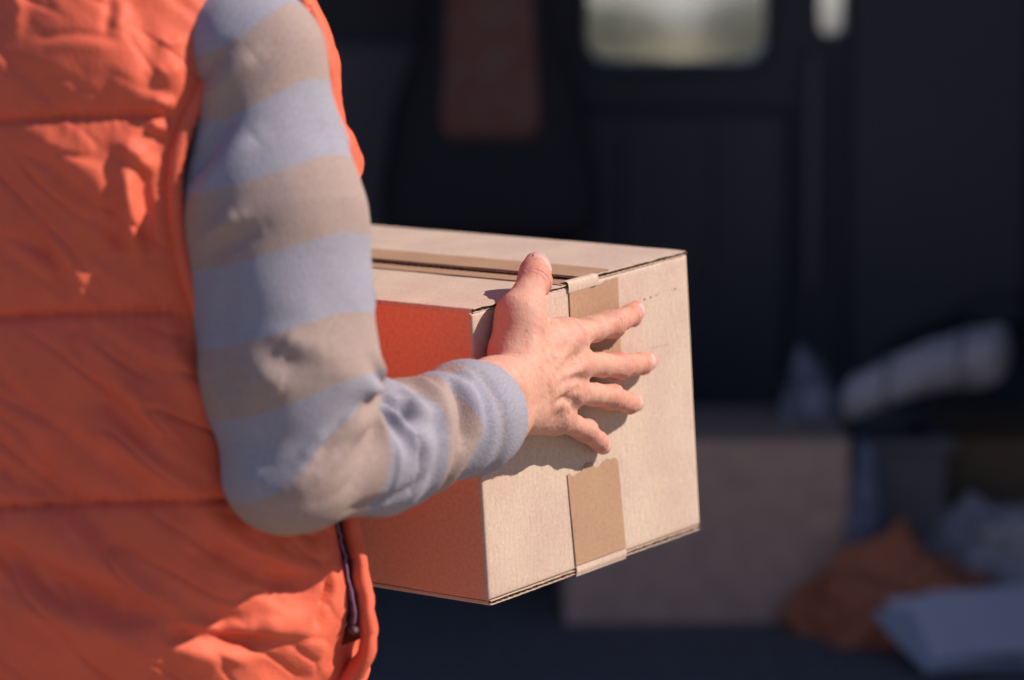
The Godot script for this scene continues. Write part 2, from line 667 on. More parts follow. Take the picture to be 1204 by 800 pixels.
func build_van() -> void:
	var root := thing("delivery_van", "dark van with its side door open and black trimmed load bay", "van", Transform3D(Basis(), Vector3(0, 0, -1.85)))
	var black := mat(lin(0.064, 0.066, 0.090), 0.6, noise_map(0.05, 3, 21, [grey(0.8), grey(1.0)]), bump_map(0.35, 2, 22, 2.0), 4.0, 0.4)
	var trim := mat(lin(0.086, 0.087, 0.112), 0.6, noise_map(0.05, 3, 23, [grey(0.8), grey(1.0)]), bump_map(0.35, 2, 24, 2.0), 5.0, 0.5)
	var trim_pale := mat(lin(0.15, 0.146, 0.17), 0.6)
	var paint := mat(lin(0.03, 0.033, 0.045), 0.3)
	paint.clearcoat_enabled = true
	paint.clearcoat = 0.8
	var matting := mat(lin(0.24, 0.225, 0.235), 0.85, noise_map(0.08, 4, 25, [grey(0.6), grey(1.0)]), bump_map(0.4, 3, 26, 4.0), 3.0, 0.8)
	var s := Shape.new()
	s.box(Vector3(-0.2, 0.42, 0.03), Vector3(3.6, 0.14, 1.62), 0.01)
	part("floor", s, paint, root)
	s = Shape.new()
	s.box(Vector3(-0.2, 0.495, 0.0), Vector3(3.3, 0.010, 1.30), 0.003)
	for i in 24:
		s.box(Vector3(-0.2, 0.5005, -0.6 + i * 0.052), Vector3(3.28, 0.003, 0.03), 0.001)
	part("floor_mat", s, matting, root)
	s = Shape.new()
	s.box(Vector3(-0.2, 0.49, 0.70), Vector3(3.4, 0.02, 0.10), 0.006)
	part("door_sill", s, trim_pale, root)
	# far side wall with two windows cut out
	var wall := CSGBox3D.new()
	wall.name = "side_wall"
	wall.size = Vector3(3.6, 2.0, 0.07)
	wall.position = Vector3(-0.2, 1.35, -0.685)
	wall.material = black
	root.add_child(wall)
	for q in [[0.108, 0.368, 1.176, 1.62, 0.034], [0.446, 0.482, 1.216, 1.62, 0.012]]:
		var c := CSGPolygon3D.new()
		c.name = "opening"
		c.operation = CSGShape3D.OPERATION_SUBTRACTION
		c.polygon = hole_polygon(q[0], q[1], q[2], q[3], q[4])
		c.depth = 0.3
		c.position = Vector3(0, 0, -0.55) - wall.position
		c.position.z = 0.15
		wall.add_child(c, true)
	var glass := StandardMaterial3D.new()
	glass.transparency = BaseMaterial3D.TRANSPARENCY_ALPHA
	glass.albedo_color = Color(0.75, 0.85, 0.82, 0.14)
	glass.roughness = 0.04
	for q in [[0.238, 1.398, 0.29, 0.48], [0.464, 1.418, 0.06, 0.44]]:
		s = Shape.new()
		s.box(Vector3(q[0], q[1], -0.70), Vector3(q[2], q[3], 0.005))
		part("window", s, glass, root)
	# rounded frame round the wide window
	var ring := PackedVector3Array()
	var hp := hole_polygon(0.102, 0.374, 1.170, 1.626, 0.038)
	hp.append(hp[0])
	for p in hp:
		ring.append(Vector3(p.x, p.y, -0.646))
	var rr := PackedFloat32Array()
	rr.resize(ring.size())
	rr.fill(0.008)
	s = Shape.new()
	s.tube(ring, rr, 8, 1.0, Vector3.BACK, false)
	part("window_frame", s, trim, root)
	# trim panels under and beside the windows, each with a rolled edge
	for q in [[-0.17, 0.88, 0.34, 0.66, 0.03], [0.235, 0.86, 0.34, 0.50, 0.025], [0.62, 0.95, 0.27, 0.80, 0.03], [1.1, 0.95, 0.5, 0.8, 0.03], [-0.7, 0.95, 0.55, 0.9, 0.03]]:
		s = Shape.new()
		s.box(Vector3(q[0], q[1], -0.637), Vector3(q[2], q[3], q[4]), 0.012)
		part("trim_panel", s, trim_pale if q[0] == -0.17 else trim, root)
	for q in [[0.435, 1.02, 0.018, 0.34], [0.168, 0.98, 0.012, 0.20], [0.30, 0.98, 0.012, 0.26]]:
		s = Shape.new()
		s.box(Vector3(q[0], q[1], -0.612), Vector3(q[2], q[3], 0.022), 0.006)
		part("wall_rib", s, trim_pale, root)
	s = Shape.new()
	s.box(Vector3(0.1, 0.66, -0.615), Vector3(2.2, 0.06, 0.07), 0.02)
	part("lower_rail", s, trim, root)
	s = Shape.new()
	s.box(Vector3(-0.2, 2.38, 0.03), Vector3(3.6, 0.07, 1.5), 0.02)
	part("roof", s, paint, root)
	s = Shape.new()
	s.box(Vector3(-1.97, 1.35, 0.03), Vector3(0.06, 2.0, 1.36), 0.01)
	part("bulkhead", s, black, root)
	s = Shape.new()
	s.box(Vector3(1.57, 1.35, 0.03), Vector3(0.06, 2.0, 1.36), 0.01)
	part("rear_door", s, black, root)
	for q in [[-1.475, 1.05], [1.35, 0.50]]:
		s = Shape.new()
		s.box(Vector3(q[0], 1.35, 0.745), Vector3(q[1], 2.0, 0.07), 0.015)
		part("side_panel", s, paint, root)
	for q in [[-1.5, 0.66], [1.15, 0.66], [-1.5, -0.6], [1.15, -0.6]]:
		s = Shape.new()
		s.tube(PackedVector3Array([Vector3(q[0], 0.33, q[1] - 0.1), Vector3(q[0], 0.33, q[1] - 0.09), Vector3(q[0], 0.33, q[1] + 0.09), Vector3(q[0], 0.33, q[1] + 0.1)]), PackedFloat32Array([0.30, 0.33, 0.33, 0.30]), 28)
		var wh := part("wheel", s, mat(lin(0.02, 0.02, 0.02), 0.9), root)
		s = Shape.new()
		s.tube(PackedVector3Array([Vector3(q[0], 0.33, q[1] - 0.105), Vector3(q[0], 0.33, q[1] + 0.105)]), PackedFloat32Array([0.19, 0.19]), 20)
		part("hub", s, mat(lin(0.25, 0.25, 0.26), 0.4), wh)
	# folded seat against the far wall: its back narrows to the top
	var seat := thing("van_seat", "black seat with a dim brown back panel inside the van", "seat", Transform3D(Basis(), Vector3(-0.03, 0.5, -2.18)))
	var fab := mat(lin(0.020, 0.021, 0.029), 0.85, null, bump_map(0.3, 3, 31, 3.0), 6.0, 0.6)
	var brown := mat(lin(0.20, 0.14, 0.135), 0.8, noise_map(0.03, 3, 33, [Color(1, 0.7, 0.65), Color(1, 1, 0.95)]), bump_map(0.3, 3, 32, 3.0), 3.0, 0.5)
	part("backrest", slab([[0.0, 0.0, 0.0], [0.45, 0.152, 0.0], [0.52, 0.150, 0.0], [0.62, 0.135, 0.0], [0.74, 0.098, 0.0], [0.95, 0.085, 0.0], [1.0, 0.07, 0.0]], 0.45, 0.10), fab, seat)
	part("back_panel", slab([[0.0, 0.0, 0.0], [0.60, 0.072, 0.055], [0.70, 0.064, 0.055], [0.93, 0.052, 0.055], [0.95, 0.04, 0.055]], 0.60, 0.03), brown, seat)
	var cu := Shape.new()
	cu.box(Vector3(0, 0.36, 0.03), Vector3(0.36, 0.14, 0.36), 0.05)
	part("cushion", cu, fab, seat)
	cu = Shape.new()
	cu.box(Vector3(0, 0.145, 0.02), Vector3(0.30, 0.29, 0.30), 0.02)
	part("seat_base", cu, black, seat)

# a padded slab standing on y: rows of [height, half width, z]
func slab(rows: Array, from: float, thick: float) -> Shape:
	var s := Shape.new()
	var hs := []
	var ws := []
	for r in rows:
		hs.append(r[0])
		ws.append(r[1])
	var top: float = hs[-1]
	var z0: float = rows[1][2]
	s.grid(40, 40, func(u: float, v: float) -> Vector3:
		var h := lerpf(from, top, v)
		var e := clampf(minf((h - from), (top - h)) / 0.04, 0.0, 1.0)
		var round_off := sqrt(1.0 - (1.0 - e) * (1.0 - e))
		var w := interp(h, hs, ws) * (0.75 + 0.25 * round_off)
		var a := TAU * u
		return Vector3(w * signf(cos(a)) * pow(absf(cos(a)), 0.45), h, z0 + thick * 0.5 * round_off * signf(sin(a)) * pow(absf(sin(a)), 0.6)), true)
	return s

# ---------------------------------------------------------------- what lies in the van

func crumple(s: Vector3, sd: int, freq: float, depth: float, nx := 70, ny := 44, peak := 0.0) -> Shape:
	# a heap of cloth or film on its base: half an egg broken up by sharp folds
	var f := FastNoiseLite.new()
	f.seed = sd
	f.frequency = freq
	f.fractal_type = FastNoiseLite.FRACTAL_RIDGED
	f.fractal_octaves = 3
	var g := FastNoiseLite.new()
	g.seed = sd + 7
	g.frequency = freq * 0.5
	var o := Shape.new()
	o.grid(nx, ny, func(u: float, v: float) -> Vector3:
		var a := TAU * u
		var e := (0.5 * PI) * v
		var wide := lerpf(cos(e), 1.0 - v, peak)
		var d := Vector3(cos(a) * wide, lerpf(sin(e), v, peak), sin(a) * wide)
		var k := 1.0 + depth * (f.get_noise_3dv(d * 10.0) - 0.2) + depth * 1.4 * g.get_noise_3dv(d * 10.0)
		var p := Vector3(d.x * s.x, d.y * s.y, d.z * s.z) * k
		return Vector3(p.x, maxf(p.y, 0.001), p.z), true)
	return o

func cargo_box(label: String, at: Transform3D, s: Vector3, c: Color, sd: int) -> void:
	var root := thing("storage_box", label, "box", at)
	var m := mat(c, 0.8, noise_map(0.03, 4, sd, [grey(0.88), grey(1.0)]), null, 3.0)
	for sg in [-1.0, 1.0]:
		var q := Shape.new()
		q.box(Vector3(0, s.y / 2, sg * (s.z / 2 - 0.003)), Vector3(s.x, s.y, 0.006), 0.002)
		part("side_panel", q, m, root)
		q = Shape.new()
		q.box(Vector3(sg * (s.x / 2 - 0.003), s.y / 2, 0), Vector3(0.006, s.y - 0.002, s.z - 0.0125), 0.002)
		part("end_panel", q, m, root)
		q = Shape.new()
		q.box(Vector3(0, s.y + 0.003, sg * (s.z / 4 + 0.001)), Vector3(s.x, 0.006, s.z / 2 - 0.004), 0.002, Basis(Vector3.RIGHT, sg * 0.03))
		part("top_flap", q, m, root)
	var t := Shape.new()
	t.box(Vector3(0, s.y + 0.0085, 0), Vector3(s.x, 0.001, 0.05))
	part("tape", t, mat(c * 0.85, 0.4), root)

func build_cargo() -> void:
	cargo_box("brown cardboard box on the van floor directly behind the held box", Transform3D(Basis(Vector3.UP, 0.03), Vector3(0.246, 0.502, -1.92)), Vector3(0.365, 0.235, 0.28), lin(0.64, 0.42, 0.31), 41)
	cargo_box("dark brown cardboard box at the right behind the white plastic wrap", Transform3D(Basis(Vector3.UP, -0.05), Vector3(0.80, 0.502, -2.2)), Vector3(0.46, 0.19, 0.3), lin(0.24, 0.16, 0.09), 43)
	# grey crate beside the box
	var cr := thing("grey_crate", "dark grey plastic crate right of the brown box under the pale blanket", "crate", Transform3D(Basis(Vector3.UP, 0.06), Vector3(0.505, 0.502, -2.02)))
	var cm := mat(lin(0.15, 0.135, 0.145), 0.6)
	var s := Shape.new()
	s.box(Vector3(0, 0.11, 0.12), Vector3(0.115, 0.22, 0.008), 0.003)
	s.box(Vector3(0, 0.11, -0.12), Vector3(0.115, 0.22, 0.008), 0.003)
	s.box(Vector3(-0.053, 0.11, 0), Vector3(0.008, 0.218, 0.231), 0.003)
	s.box(Vector3(0.053, 0.11, 0), Vector3(0.008, 0.218, 0.231), 0.003)
	s.box(Vector3(0, 0.006, 0), Vector3(0.098, 0.01, 0.23))
	part("body", s, cm, cr)
	s = Shape.new()
	for sg in [-1.0, 1.0]:
		s.box(Vector3(0, 0.212, sg * 0.129), Vector3(0.14, 0.018, 0.012), 0.004)
		s.box(Vector3(sg * 0.064, 0.211, 0), Vector3(0.012, 0.018, 0.243), 0.004)
	part("rim", s, cm, cr)
	# rolled pale blanket lying across the crate, its far end on the black bag
	var roll := thing("rolled_blanket", "pale grey rolled blanket slanting up over the crate to the right", "blanket", Transform3D(Basis(), Vector3(0.55, 0.74, -1.97)))
	s = Shape.new()
	noise.seed = 5
	noise.frequency = 9.0
	s.grid(48, 40, func(u: float, v: float) -> Vector3:
		var a := TAU * u
		var c := Vector3(-0.12, 0.02, 0.02).lerp(Vector3(0.115, 0.085, -0.02), v) + Vector3(0, 0.012 * sin(v * 3.0), 0)
		var e := clampf(minf(v, 1.0 - v) / 0.1, 0.0, 1.0)
		var r := (0.026 + 0.014 * v) * sqrt(1.0 - (1.0 - e) * (1.0 - e)) * (1.0 + 0.25 * noise.get_noise_3d(cos(a) * 0.3, sin(a) * 0.3, v * 0.5)) + 0.0006
		return c + Vector3(-sin(a) * 0.25, cos(a), sin(a)) * r * (1.0 + 0.05 * sin(a * 3.0 + v * 5.0)), true)
	part("rolled_cloth", s, mat(lin(0.54, 0.50, 0.52), 0.9, null, bump_map(0.2, 3, 45, 3.0), 8.0, 0.5), roll)
	for k in [0.3, 0.72]:
		s = Shape.new()
		var c := Vector3(-0.12, 0.02, 0.02).lerp(Vector3(0.115, 0.085, -0.02), k)
		var pts := PackedVector3Array()
		var rad := PackedFloat32Array()
		for i in 25:
			var a := TAU * i / 24.0
			pts.append(c + Vector3(-sin(a) * 0.25, cos(a), sin(a)) * (0.033 + 0.011 * k) + Vector3(0, 0.008, 0))
			rad.append(0.0025)
		s.tube(pts, rad, 6, 1.0, Vector3.RIGHT, false)
		part("cord", s, mat(lin(0.22, 0.22, 0.23), 0.8), roll)
	var bag := thing("black_bag", "black soft bag behind the pale rolled blanket at the right", "bag", Transform3D(Basis(), Vector3(0.70, 0.502, -2.42)))
	part("bag_body", crumple(Vector3(0.24, 0.30, 0.08), 51, 0.12, 0.10), mat(lin(0.014, 0.015, 0.022), 0.7), bag)
	s = Shape.new()
	s.tube(dense([Vector3(-0.10, 0.26, 0.03), Vector3(-0.05, 0.34, 0.05), Vector3(0.05, 0.34, 0.05), Vector3(0.10, 0.26, 0.03)], 16), filled(17, 0.008), 8, 0.5)
	part("handle", s, mat(lin(0.02, 0.02, 0.03), 0.8), bag)
	var film := mat(lin(0.64, 0.58, 0.57), 0.3, noise_map(0.06, 3, 52, [grey(0.75), grey(1.0)]), null, 5.0)
	var o := part(numbered("plastic_bag"), crumple(Vector3(0.032, 0.075, 0.04), 53, 0.16, 0.30, 44, 30), mat(lin(0.22, 0.24, 0.30), 0.3), self)
	o.position = Vector3(0.392, 0.746, -1.93)
	tag(o, "small bluish plastic bag on the right end of the brown box", "plastic bag")
	o = part(numbered("plastic_bag"), crumple(Vector3(0.03, 0.20, 0.05), 54, 0.15, 0.25, 44, 40), mat(lin(0.17, 0.20, 0.27), 0.3), self)
	o.position = Vector3(0.447, 0.502, -1.80)
	tag(o, "tall bluish plastic bag squeezed between brown box and grey crate", "plastic bag")
	o = part(numbered("plastic_wrap"), crumple(Vector3(0.17, 0.125, 0.12), 55, 0.20, 0.30), film, self)
	o.position = Vector3(0.70, 0.502, -1.88)
	tag(o, "crumpled whitish plastic wrap in front of the dark brown box", "plastic wrap")
	o = part(numbered("orange_cloth"), crumple(Vector3(0.135, 0.115, 0.10), 56, 0.13, 0.30, 90, 60, 0.45), mat(lin(0.50, 0.16, 0.075), 0.8, null, bump_map(0.2, 3, 46, 3.0), 8.0, 0.5), self)
	o.position = Vector3(0.495, 0.502, -1.755)
	tag(o, "crumpled dull orange cloth heaped right of the brown box", "cloth")
	# loose sheets at the lower right
	for i in 4:
		s = Shape.new()
		var ph := 1.3 * i
		s.grid(14, 10, func(u: float, v: float) -> Vector3:
			return Vector3((u - 0.5) * 0.21, 0.006 * sin(u * 3.0 + ph) + 0.010 * v * v, (0.5 - v) * 0.148))
		var sheet := part(numbered("paper_sheet"), s, mat([lin(0.80, 0.72, 0.74), lin(0.50, 0.52, 0.54), lin(0.6, 0.57, 0.62), lin(0.7, 0.64, 0.68)][i], 0.75), self)
		sheet.transform = Transform3D(Basis(Vector3.UP, [0.18, 0.42, -0.1, 0.3][i]) * Basis(Vector3.RIGHT, 0.26), Vector3(0.582, 0.514, -1.585) + [Vector3(0.0, 0.022, 0), Vector3(-0.015, 0.010, 0.012), Vector3(0.03, 0.001, 0.03), Vector3(0.055, 0.034, -0.03)][i])
		tag(sheet, ["white paper sheet on top of the loose sheets at lower right", "bluish paper sheet turned askew under the white top sheet", "lowest pale paper sheet on the van floor at lower right", "pale paper sheet lapping the back of the white sheet"][i], "paper", "loose papers on the van floor")

func filled(count: int, r: float) -> PackedFloat32Array:
	var a := PackedFloat32Array()
	a.resize(count)
	a.fill(r)
	return a

# ---------------------------------------------------------------- the held box

# a sheet of board facing +z, centred on x, standing on y = 0; its edges roll back
func tray(w: float, h: float, t: float, r: float, nx: int, ny: int, wave: float, sd: int) -> Shape:
	var s := Shape.new()
	noise.seed = sd
	noise.frequency = 6.0
	noise.fractal_octaves = 3
	var ax := [[-w / 2, -t], [-w / 2, -r], [-w / 2 + r * 0.3, -r * 0.3], [-w / 2 + r, 0.0]]
	for i in nx - 1:
		ax.append([lerpf(-w / 2 + r, w / 2 - r, (i + 1.0) / nx), 0.0])
	ax.append_array([[w / 2 - r, 0.0], [w / 2 - r * 0.3, -r * 0.3], [w / 2, -r], [w / 2, -t]])
	var ay := [[0.0, -t], [0.0, -r], [r * 0.3, -r * 0.3], [r, 0.0]]
	for i in ny - 1:
		ay.append([lerpf(r, h - r, (i + 1.0) / ny), 0.0])
	ay.append_array([[h - r, 0.0], [h - r * 0.3, -r * 0.3], [h, -r], [h, -t]])
	s.grid(ax.size() - 1, ay.size() - 1, func(u: float, v: float) -> Vector3:
		var a: Array = ax[roundi(u * (ax.size() - 1))]
		var b: Array = ay[roundi(v * (ay.size() - 1))]
		var z := minf(a[1], b[1])
		return Vector3(a[0], b[0], z + wave * noise.get_noise_2d(a[0], b[0])))
	for i in s.v.size():
		s.uv[i] = Vector2(s.v[i].x, s.v[i].y)
	return s

# top or bottom flap, lying in the plane y = 0 (upper side), hinged at x = 0 and reaching to x = w; its free edges show the flutes
func flap(w: float, d: float, t: float, sd: int) -> Shape:
	var s := Shape.new()
	var r := RandomNumberGenerator.new()
	r.seed = sd
	noise.seed = sd
	noise.frequency = 7.0
	noise.fractal_octaves = 3
	var lin_t := 0.0006
	for side in 2:
		var y0 := 0.0 if side == 0 else -t + lin_t
		var at := s.v.size()
		s.grid(46, 60, func(u: float, v: float) -> Vector3:
			var x := lerpf(0.0025, w, u)
			var z := lerpf(d / 2, -d / 2, v)
			var edge := exp(-pow((w - x) / 0.004, 2.0)) * 0.0006 + exp(-pow((d / 2 - absf(z)) / 0.003, 2.0)) * 0.0007
			var ragged := noise.get_noise_2d(x * 9.0, z * 9.0)
			var lift := 0.0005 * noise.get_noise_2d(x, z) - edge * (0.5 + ragged) * (1.0 if side == 0 else -0.6)
			return Vector3(x + (0.0006 * ragged if u > 0.99 else 0.0), y0 + lift, z + (0.0007 * ragged * signf(z) if absf(z) > d / 2 - 0.0001 else 0.0)))
		# the underside of this liner, so that it has a thickness
		var cnt := s.v.size() - at
		for i in cnt:
			s.v.append(s.v[at + i] - Vector3(0, lin_t, 0))
			s.n.append(-s.n[at + i])
			s.uv.append(s.uv[at + i])
		for j in 60:
			for i in 46:
				var a := at + cnt + j * 47 + i
				s.idx.append_array([a, a + 48, a + 1, a, a + 47, a + 48])
		var rim := Shape.new()
		for e in 2:
			for j in (60 if e == 0 else 46):
				var i0 := at + (j * 47 + 46 if e == 0 else j)
				var i1 := at + ((j + 1) * 47 + 46 if e == 0 else j + 1)
				rim.quad(s.v[i0] - Vector3(0, lin_t, 0), s.v[i1] - Vector3(0, lin_t, 0), s.v[i1], s.v[i0])
				if e == 1:
					var k0 := at + 60 * 47 + j
					rim.quad(s.v[k0] - Vector3(0, lin_t, 0), s.v[k0 + 1] - Vector3(0, lin_t, 0), s.v[k0 + 1], s.v[k0])
		s.add(rim, Transform3D())
	# rounded hinge
	var hinge := Shape.new()
	hinge.grid(8, 24, func(u: float, v: float) -> Vector3:
		var a := u * PI / 2.0
		return Vector3(0.0026 - 0.0026 * sin(a), -0.0026 + 0.0026 * cos(a) - (0.0012 if u > 0.99 else 0.0), lerpf(d / 2, -d / 2, v)))
	s.add(hinge, Transform3D())
	for i in s.v.size():
		s.uv[i] = Vector2(s.v[i].z, s.v[i].x)
	return s

func flutes(w: float, d: float, t: float, sd: int) -> Shape:
	var s := Shape.new()
	var r := RandomNumberGenerator.new()
	r.seed = sd
	noise.seed = sd
	noise.frequency = 20.0
	var high := t * 0.5 - 0.0007
	for e in 2:
		var z0 := d / 2 - 0.0006 if e == 0 else -d / 2 + 0.0006
		var n1 := int(w / 0.0012)
		s.grid(n1, 3, func(u: float, v: float) -> Vector3:
			var x := lerpf(0.004, w - 0.001, u)
			return Vector3(x, -t * 0.5 + high * sin(x * TAU / 0.0074 + noise.get_noise_1d(x) * 2.0), z0 - signf(z0) * (v * 0.012 + 0.0008 * absf(noise.get_noise_1d(x * 3.0)))))
	var n2 := int(d / 0.0012)
	s.grid(n2, 3, func(u: float, v: float) -> Vector3:
		var z := lerpf(-d / 2 + 0.001, d / 2 - 0.001, u)
		return Vector3(w - 0.0006 - v * 0.012, -t * 0.5 + high * sin(z * TAU / 0.0074 + noise.get_noise_1d(z) * 2.0), z))
	return s

func build_box() -> void:
	var root := thing("cardboard_box", "tan cardboard box with tape and open seam held in the person's arms", "box", box_frame)
	var kraft := cardboard(61, Color(0.775, 0.685, 0.612))
	var inside := mat(Color(0.56, 0.46, 0.37), 0.9)
	var tape_m := cardboard(62, Color(0.68, 0.55, 0.44), 0.4, 1.1)
	tape_m.roughness = 0.55
	var hw := BOX_W / 2
	var hd := BOX_D / 2
	var t := 0.0042
	part("front_panel", tray(BOX_W, BOX_H - t - 0.0006, t, 0.0022, 70, 60, 0.0003, 71), kraft, root).position = Vector3(0, 0.0006, hd)
	var o := part("back_panel", tray(BOX_W, BOX_H - t - 0.0006, t, 0.0022, 30, 20, 0.0007, 72), kraft, root)
	o.transform = Transform3D(Basis(Vector3.UP, PI), Vector3(0, 0.0006, -hd))
	o = part("side_panel", tray(BOX_D - 0.005, BOX_H - 0.0030, 0.004, 0.0012, 60, 40, 0.0004, 73), mat(Color(0.90, 0.68, 0.55), 0.75, noise_map(0.10, 4, 63, [grey(0.90), grey(1.0)], 512), null, 4.0), root)  # orange put into the board colour for light bounced off the vest
	o.set_meta("label", "side of the box facing the person, orange bounce light from the vest painted in")
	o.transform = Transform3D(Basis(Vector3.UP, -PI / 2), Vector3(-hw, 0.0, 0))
	o = part("side_panel", tray(BOX_D - 0.005, BOX_H - 0.0030, 0.004, 0.0012, 30, 20, 0.0008, 74), kraft, root)
	o.transform = Transform3D(Basis(Vector3.UP, PI / 2), Vector3(hw, 0.0, 0))
	# inner flaps, folded over below the outer ones
	for sg in [-1.0, 1.0]:
		var s := Shape.new()
		s.box(Vector3(0, BOX_H - t - 0.0035, sg * (hd - 0.072)), Vector3(BOX_W - 0.014, 0.0035, 0.14), 0.001)
		part("inner_flap", s, inside, root)
		s = Shape.new()
		s.box(Vector3(0, 0.004, sg * (hd - 0.075)), Vector3(BOX_W - 0.014, 0.0035, 0.14), 0.001)
		part("inner_flap", s, inside, root)
	# outer flaps: near the person, beyond it, and the two below
	var near_w := hw - 0.0065
	var far_w := hw - 0.0005
	var frames := [
		[Transform3D(Basis(Vector3.BACK, -0.015), Vector3(-hw, BOX_H, 0)), near_w, 81],
		[Transform3D(Basis(Vector3.UP, PI) * Basis(Vector3.BACK, 0.002), Vector3(hw, BOX_H, 0)), far_w, 82],
		[Transform3D(Basis(Vector3.RIGHT, PI), Vector3(-hw, -t + 0.0004, 0)), near_w + 0.004, 83],
		[Transform3D(Basis(Vector3.BACK, PI), Vector3(hw, -t + 0.0004, 0)), far_w - 0.004, 84]]
	var names := ["top_flap", "top_flap", "bottom_flap", "bottom_flap"]
	var tops := []
	for i in 4:
		var f: Array = frames[i]
		var fl := part(names[i], flap(f[1], BOX_D, t, f[2]), kraft, root)
		fl.transform = f[0]
		part("flute", flutes(f[1], BOX_D, t, f[2]), inside, fl)
		tops.append(fl)
	# paper tape: cut along the seam, folded over the top and bottom edges
	var strip := func(x0: float, x1: float, y: float, sd: int) -> Shape:
		var s := Shape.new()
		noise.seed = sd
		noise.frequency = 8.0
		s.grid(8, 60, func(u: float, v: float) -> Vector3:
			var z := lerpf(hd - 0.001, -hd + 0.002, v)
			return Vector3(lerpf(x0, x1, u) + 0.0006 * noise.get_noise_1d(z * 4.0), y + 0.0002 * noise.get_noise_2d(u, z * 3.0) - 0.0007 * exp(-pow((hd - absf(z)) / 0.003, 2.0)), z))
		for i in s.v.size():
			s.uv[i] = Vector2(s.v[i].z, s.v[i].x)
		return s
	part("tape", strip.call(near_w - 0.019, near_w - 0.0004, 0.0009, 91), tape_m, tops[0])
	part("tape", strip.call(far_w - 0.038, far_w - 0.0004, 0.0009, 92), tape_m, tops[1])
	var down := func(x0: float, x1: float, path: Array, torn: float, lean: float, sd: int) -> Shape:
		# path: [y, z out of the face] from above to below
		var pts := []
		for p in path:
			pts.append(Vector3(0, p[0], hd + p[1]))
		var c := dense(pts, 60)
		var s := Shape.new()
		noise.seed = sd
		noise.frequency = 30.0
		noise.fractal_octaves = 3
		s.grid(40, 60, func(u: float, v: float) -> Vector3:
			var p := c[roundi(v * 60)]
			var x := lerpf(x0, x1, u) + lean * (0.12 - p.y)
			var tear := torn * (noise.get_noise_1d(x) + 0.3 * noise.get_noise_1d(x * 4.0 + 3.0))
			return Vector3(x, p.y + tear * absf(2.0 * v - 1.0) * (1.0 if p.y > 0.07 else 0.0), p.z + 0.0003 * noise.get_noise_2d(x * 0.3, p.y * 0.3)))
		for i in s.v.size():
			s.uv[i] = Vector2(s.v[i].x, s.v[i].y)
		return s
	part("tape", down.call(-0.0205, 0.0435, [[BOX_H - 0.0075, 0.0011], [BOX_H - 0.02, 0.0010], [0.20, 0.0009], [0.166, 0.0009]], 0.003, -0.012, 93), tape_m, root)
	part("tape", down.call(-0.0205, 0.0185, [[BOX_H + 0.0004, -0.006], [BOX_H + 0.0010, -0.002], [BOX_H - 0.0002, 0.0012], [BOX_H - 0.0035, 0.0019], [BOX_H - 0.0070, 0.0016], [BOX_H - 0.0085, 0.0013]], 0.0, 0.0, 94), kraft, root)
	part("tape", down.call(-0.0365, 0.0300, [[0.083, 0.0009], [0.04, 0.0010], [0.004, 0.0012]], 0.006, 0.055, 95), tape_m, root)
	part("tape", down.call(-0.0365, 0.0300, [[0.0035, 0.0012], [-0.0015, 0.0014], [-0.0045, 0.0002], [-0.0058, -0.004], [-0.0058, -0.04]], 0.0, 0.055, 96), kraft, root)
	# a row of punched holes and a second, finer one
	var hole_m := mat(lin(0.10, 0.075, 0.05), 0.9)
	for p in [[0.0623, 0.2086, 0.0007], [0.0708, 0.2082, 0.0006], [0.0795, 0.2084, 0.0009], [0.0882, 0.2087, 0.0009], [0.0963, 0.2090, 0.0006], [0.1215, 0.2098, 0.0009], [0.1175, 0.2096, 0.0005], [0.0881, 0.1654, 0.0005], [0.0922, 0.1655, 0.0004], [0.0962, 0.1653, 0.0004], [0.1003, 0.1650, 0.0003], [0.1043, 0.1645, 0.0004], [0.1085, 0.1643, 0.0003]]:
		var dots := Shape.new()
		dots.tube(PackedVector3Array([Vector3(p[0], p[1], hd - 0.0005), Vector3(p[0], p[1], hd + 0.0006)]), PackedFloat32Array([p[2], p[2] * 0.9]), 8, 0.75)
		part("perforation", dots, hole_m, root)

# ---------------------------------------------------------------- the person

var to_person := Transform3D()
var mirror := 1.0

func hp(x: float, y: float, z: float) -> Vector3:
	# a point given in box space, for either hand
	return to_person * Vector3(x, y, z * mirror)

# fingers: knuckle, middle joint, end joint, tip and their radii
var fingers := [
	[[-0.0560, 0.2030, 0.2370], [0.0105, 0.2015, 0.2300], [0.0430, 0.2022, 0.2235], [0.0575, 0.2040, 0.2195], [0.0114, 0.0100, 0.0083, 0.0069]],
	[[-0.0525, 0.1810, 0.2400], [0.0170, 0.1650, 0.2300], [0.0530, 0.1595, 0.2235], [0.0690, 0.1580, 0.2195], [0.0114, 0.0099, 0.0083, 0.0071]],
	[[-0.0600, 0.1600, 0.2390], [0.0040, 0.1420, 0.2295], [0.0350, 0.1295, 0.2230], [0.0490, 0.1262, 0.2192], [0.0108, 0.0094, 0.0079, 0.0067]],
	[[-0.0720, 0.1410, 0.2350], [-0.0260, 0.1190, 0.2265], [-0.0060, 0.1057, 0.2215], [0.0050, 0.0985, 0.2185], [0.0096, 0.0081, 0.0070, 0.0060]]]
var thumb := [[-0.1060, 0.2320, 0.2300], [-0.0720, 0.2508, 0.2190], [-0.0475, 0.2595, 0.2015], [0.0150, 0.0122, 0.0110]]
var carpals := [[-0.1280, 0.1900, 0.2460], [-0.1270, 0.1800, 0.2480], [-0.1270, 0.1690, 0.2480], [-0.1260, 0.1590, 0.2450]]

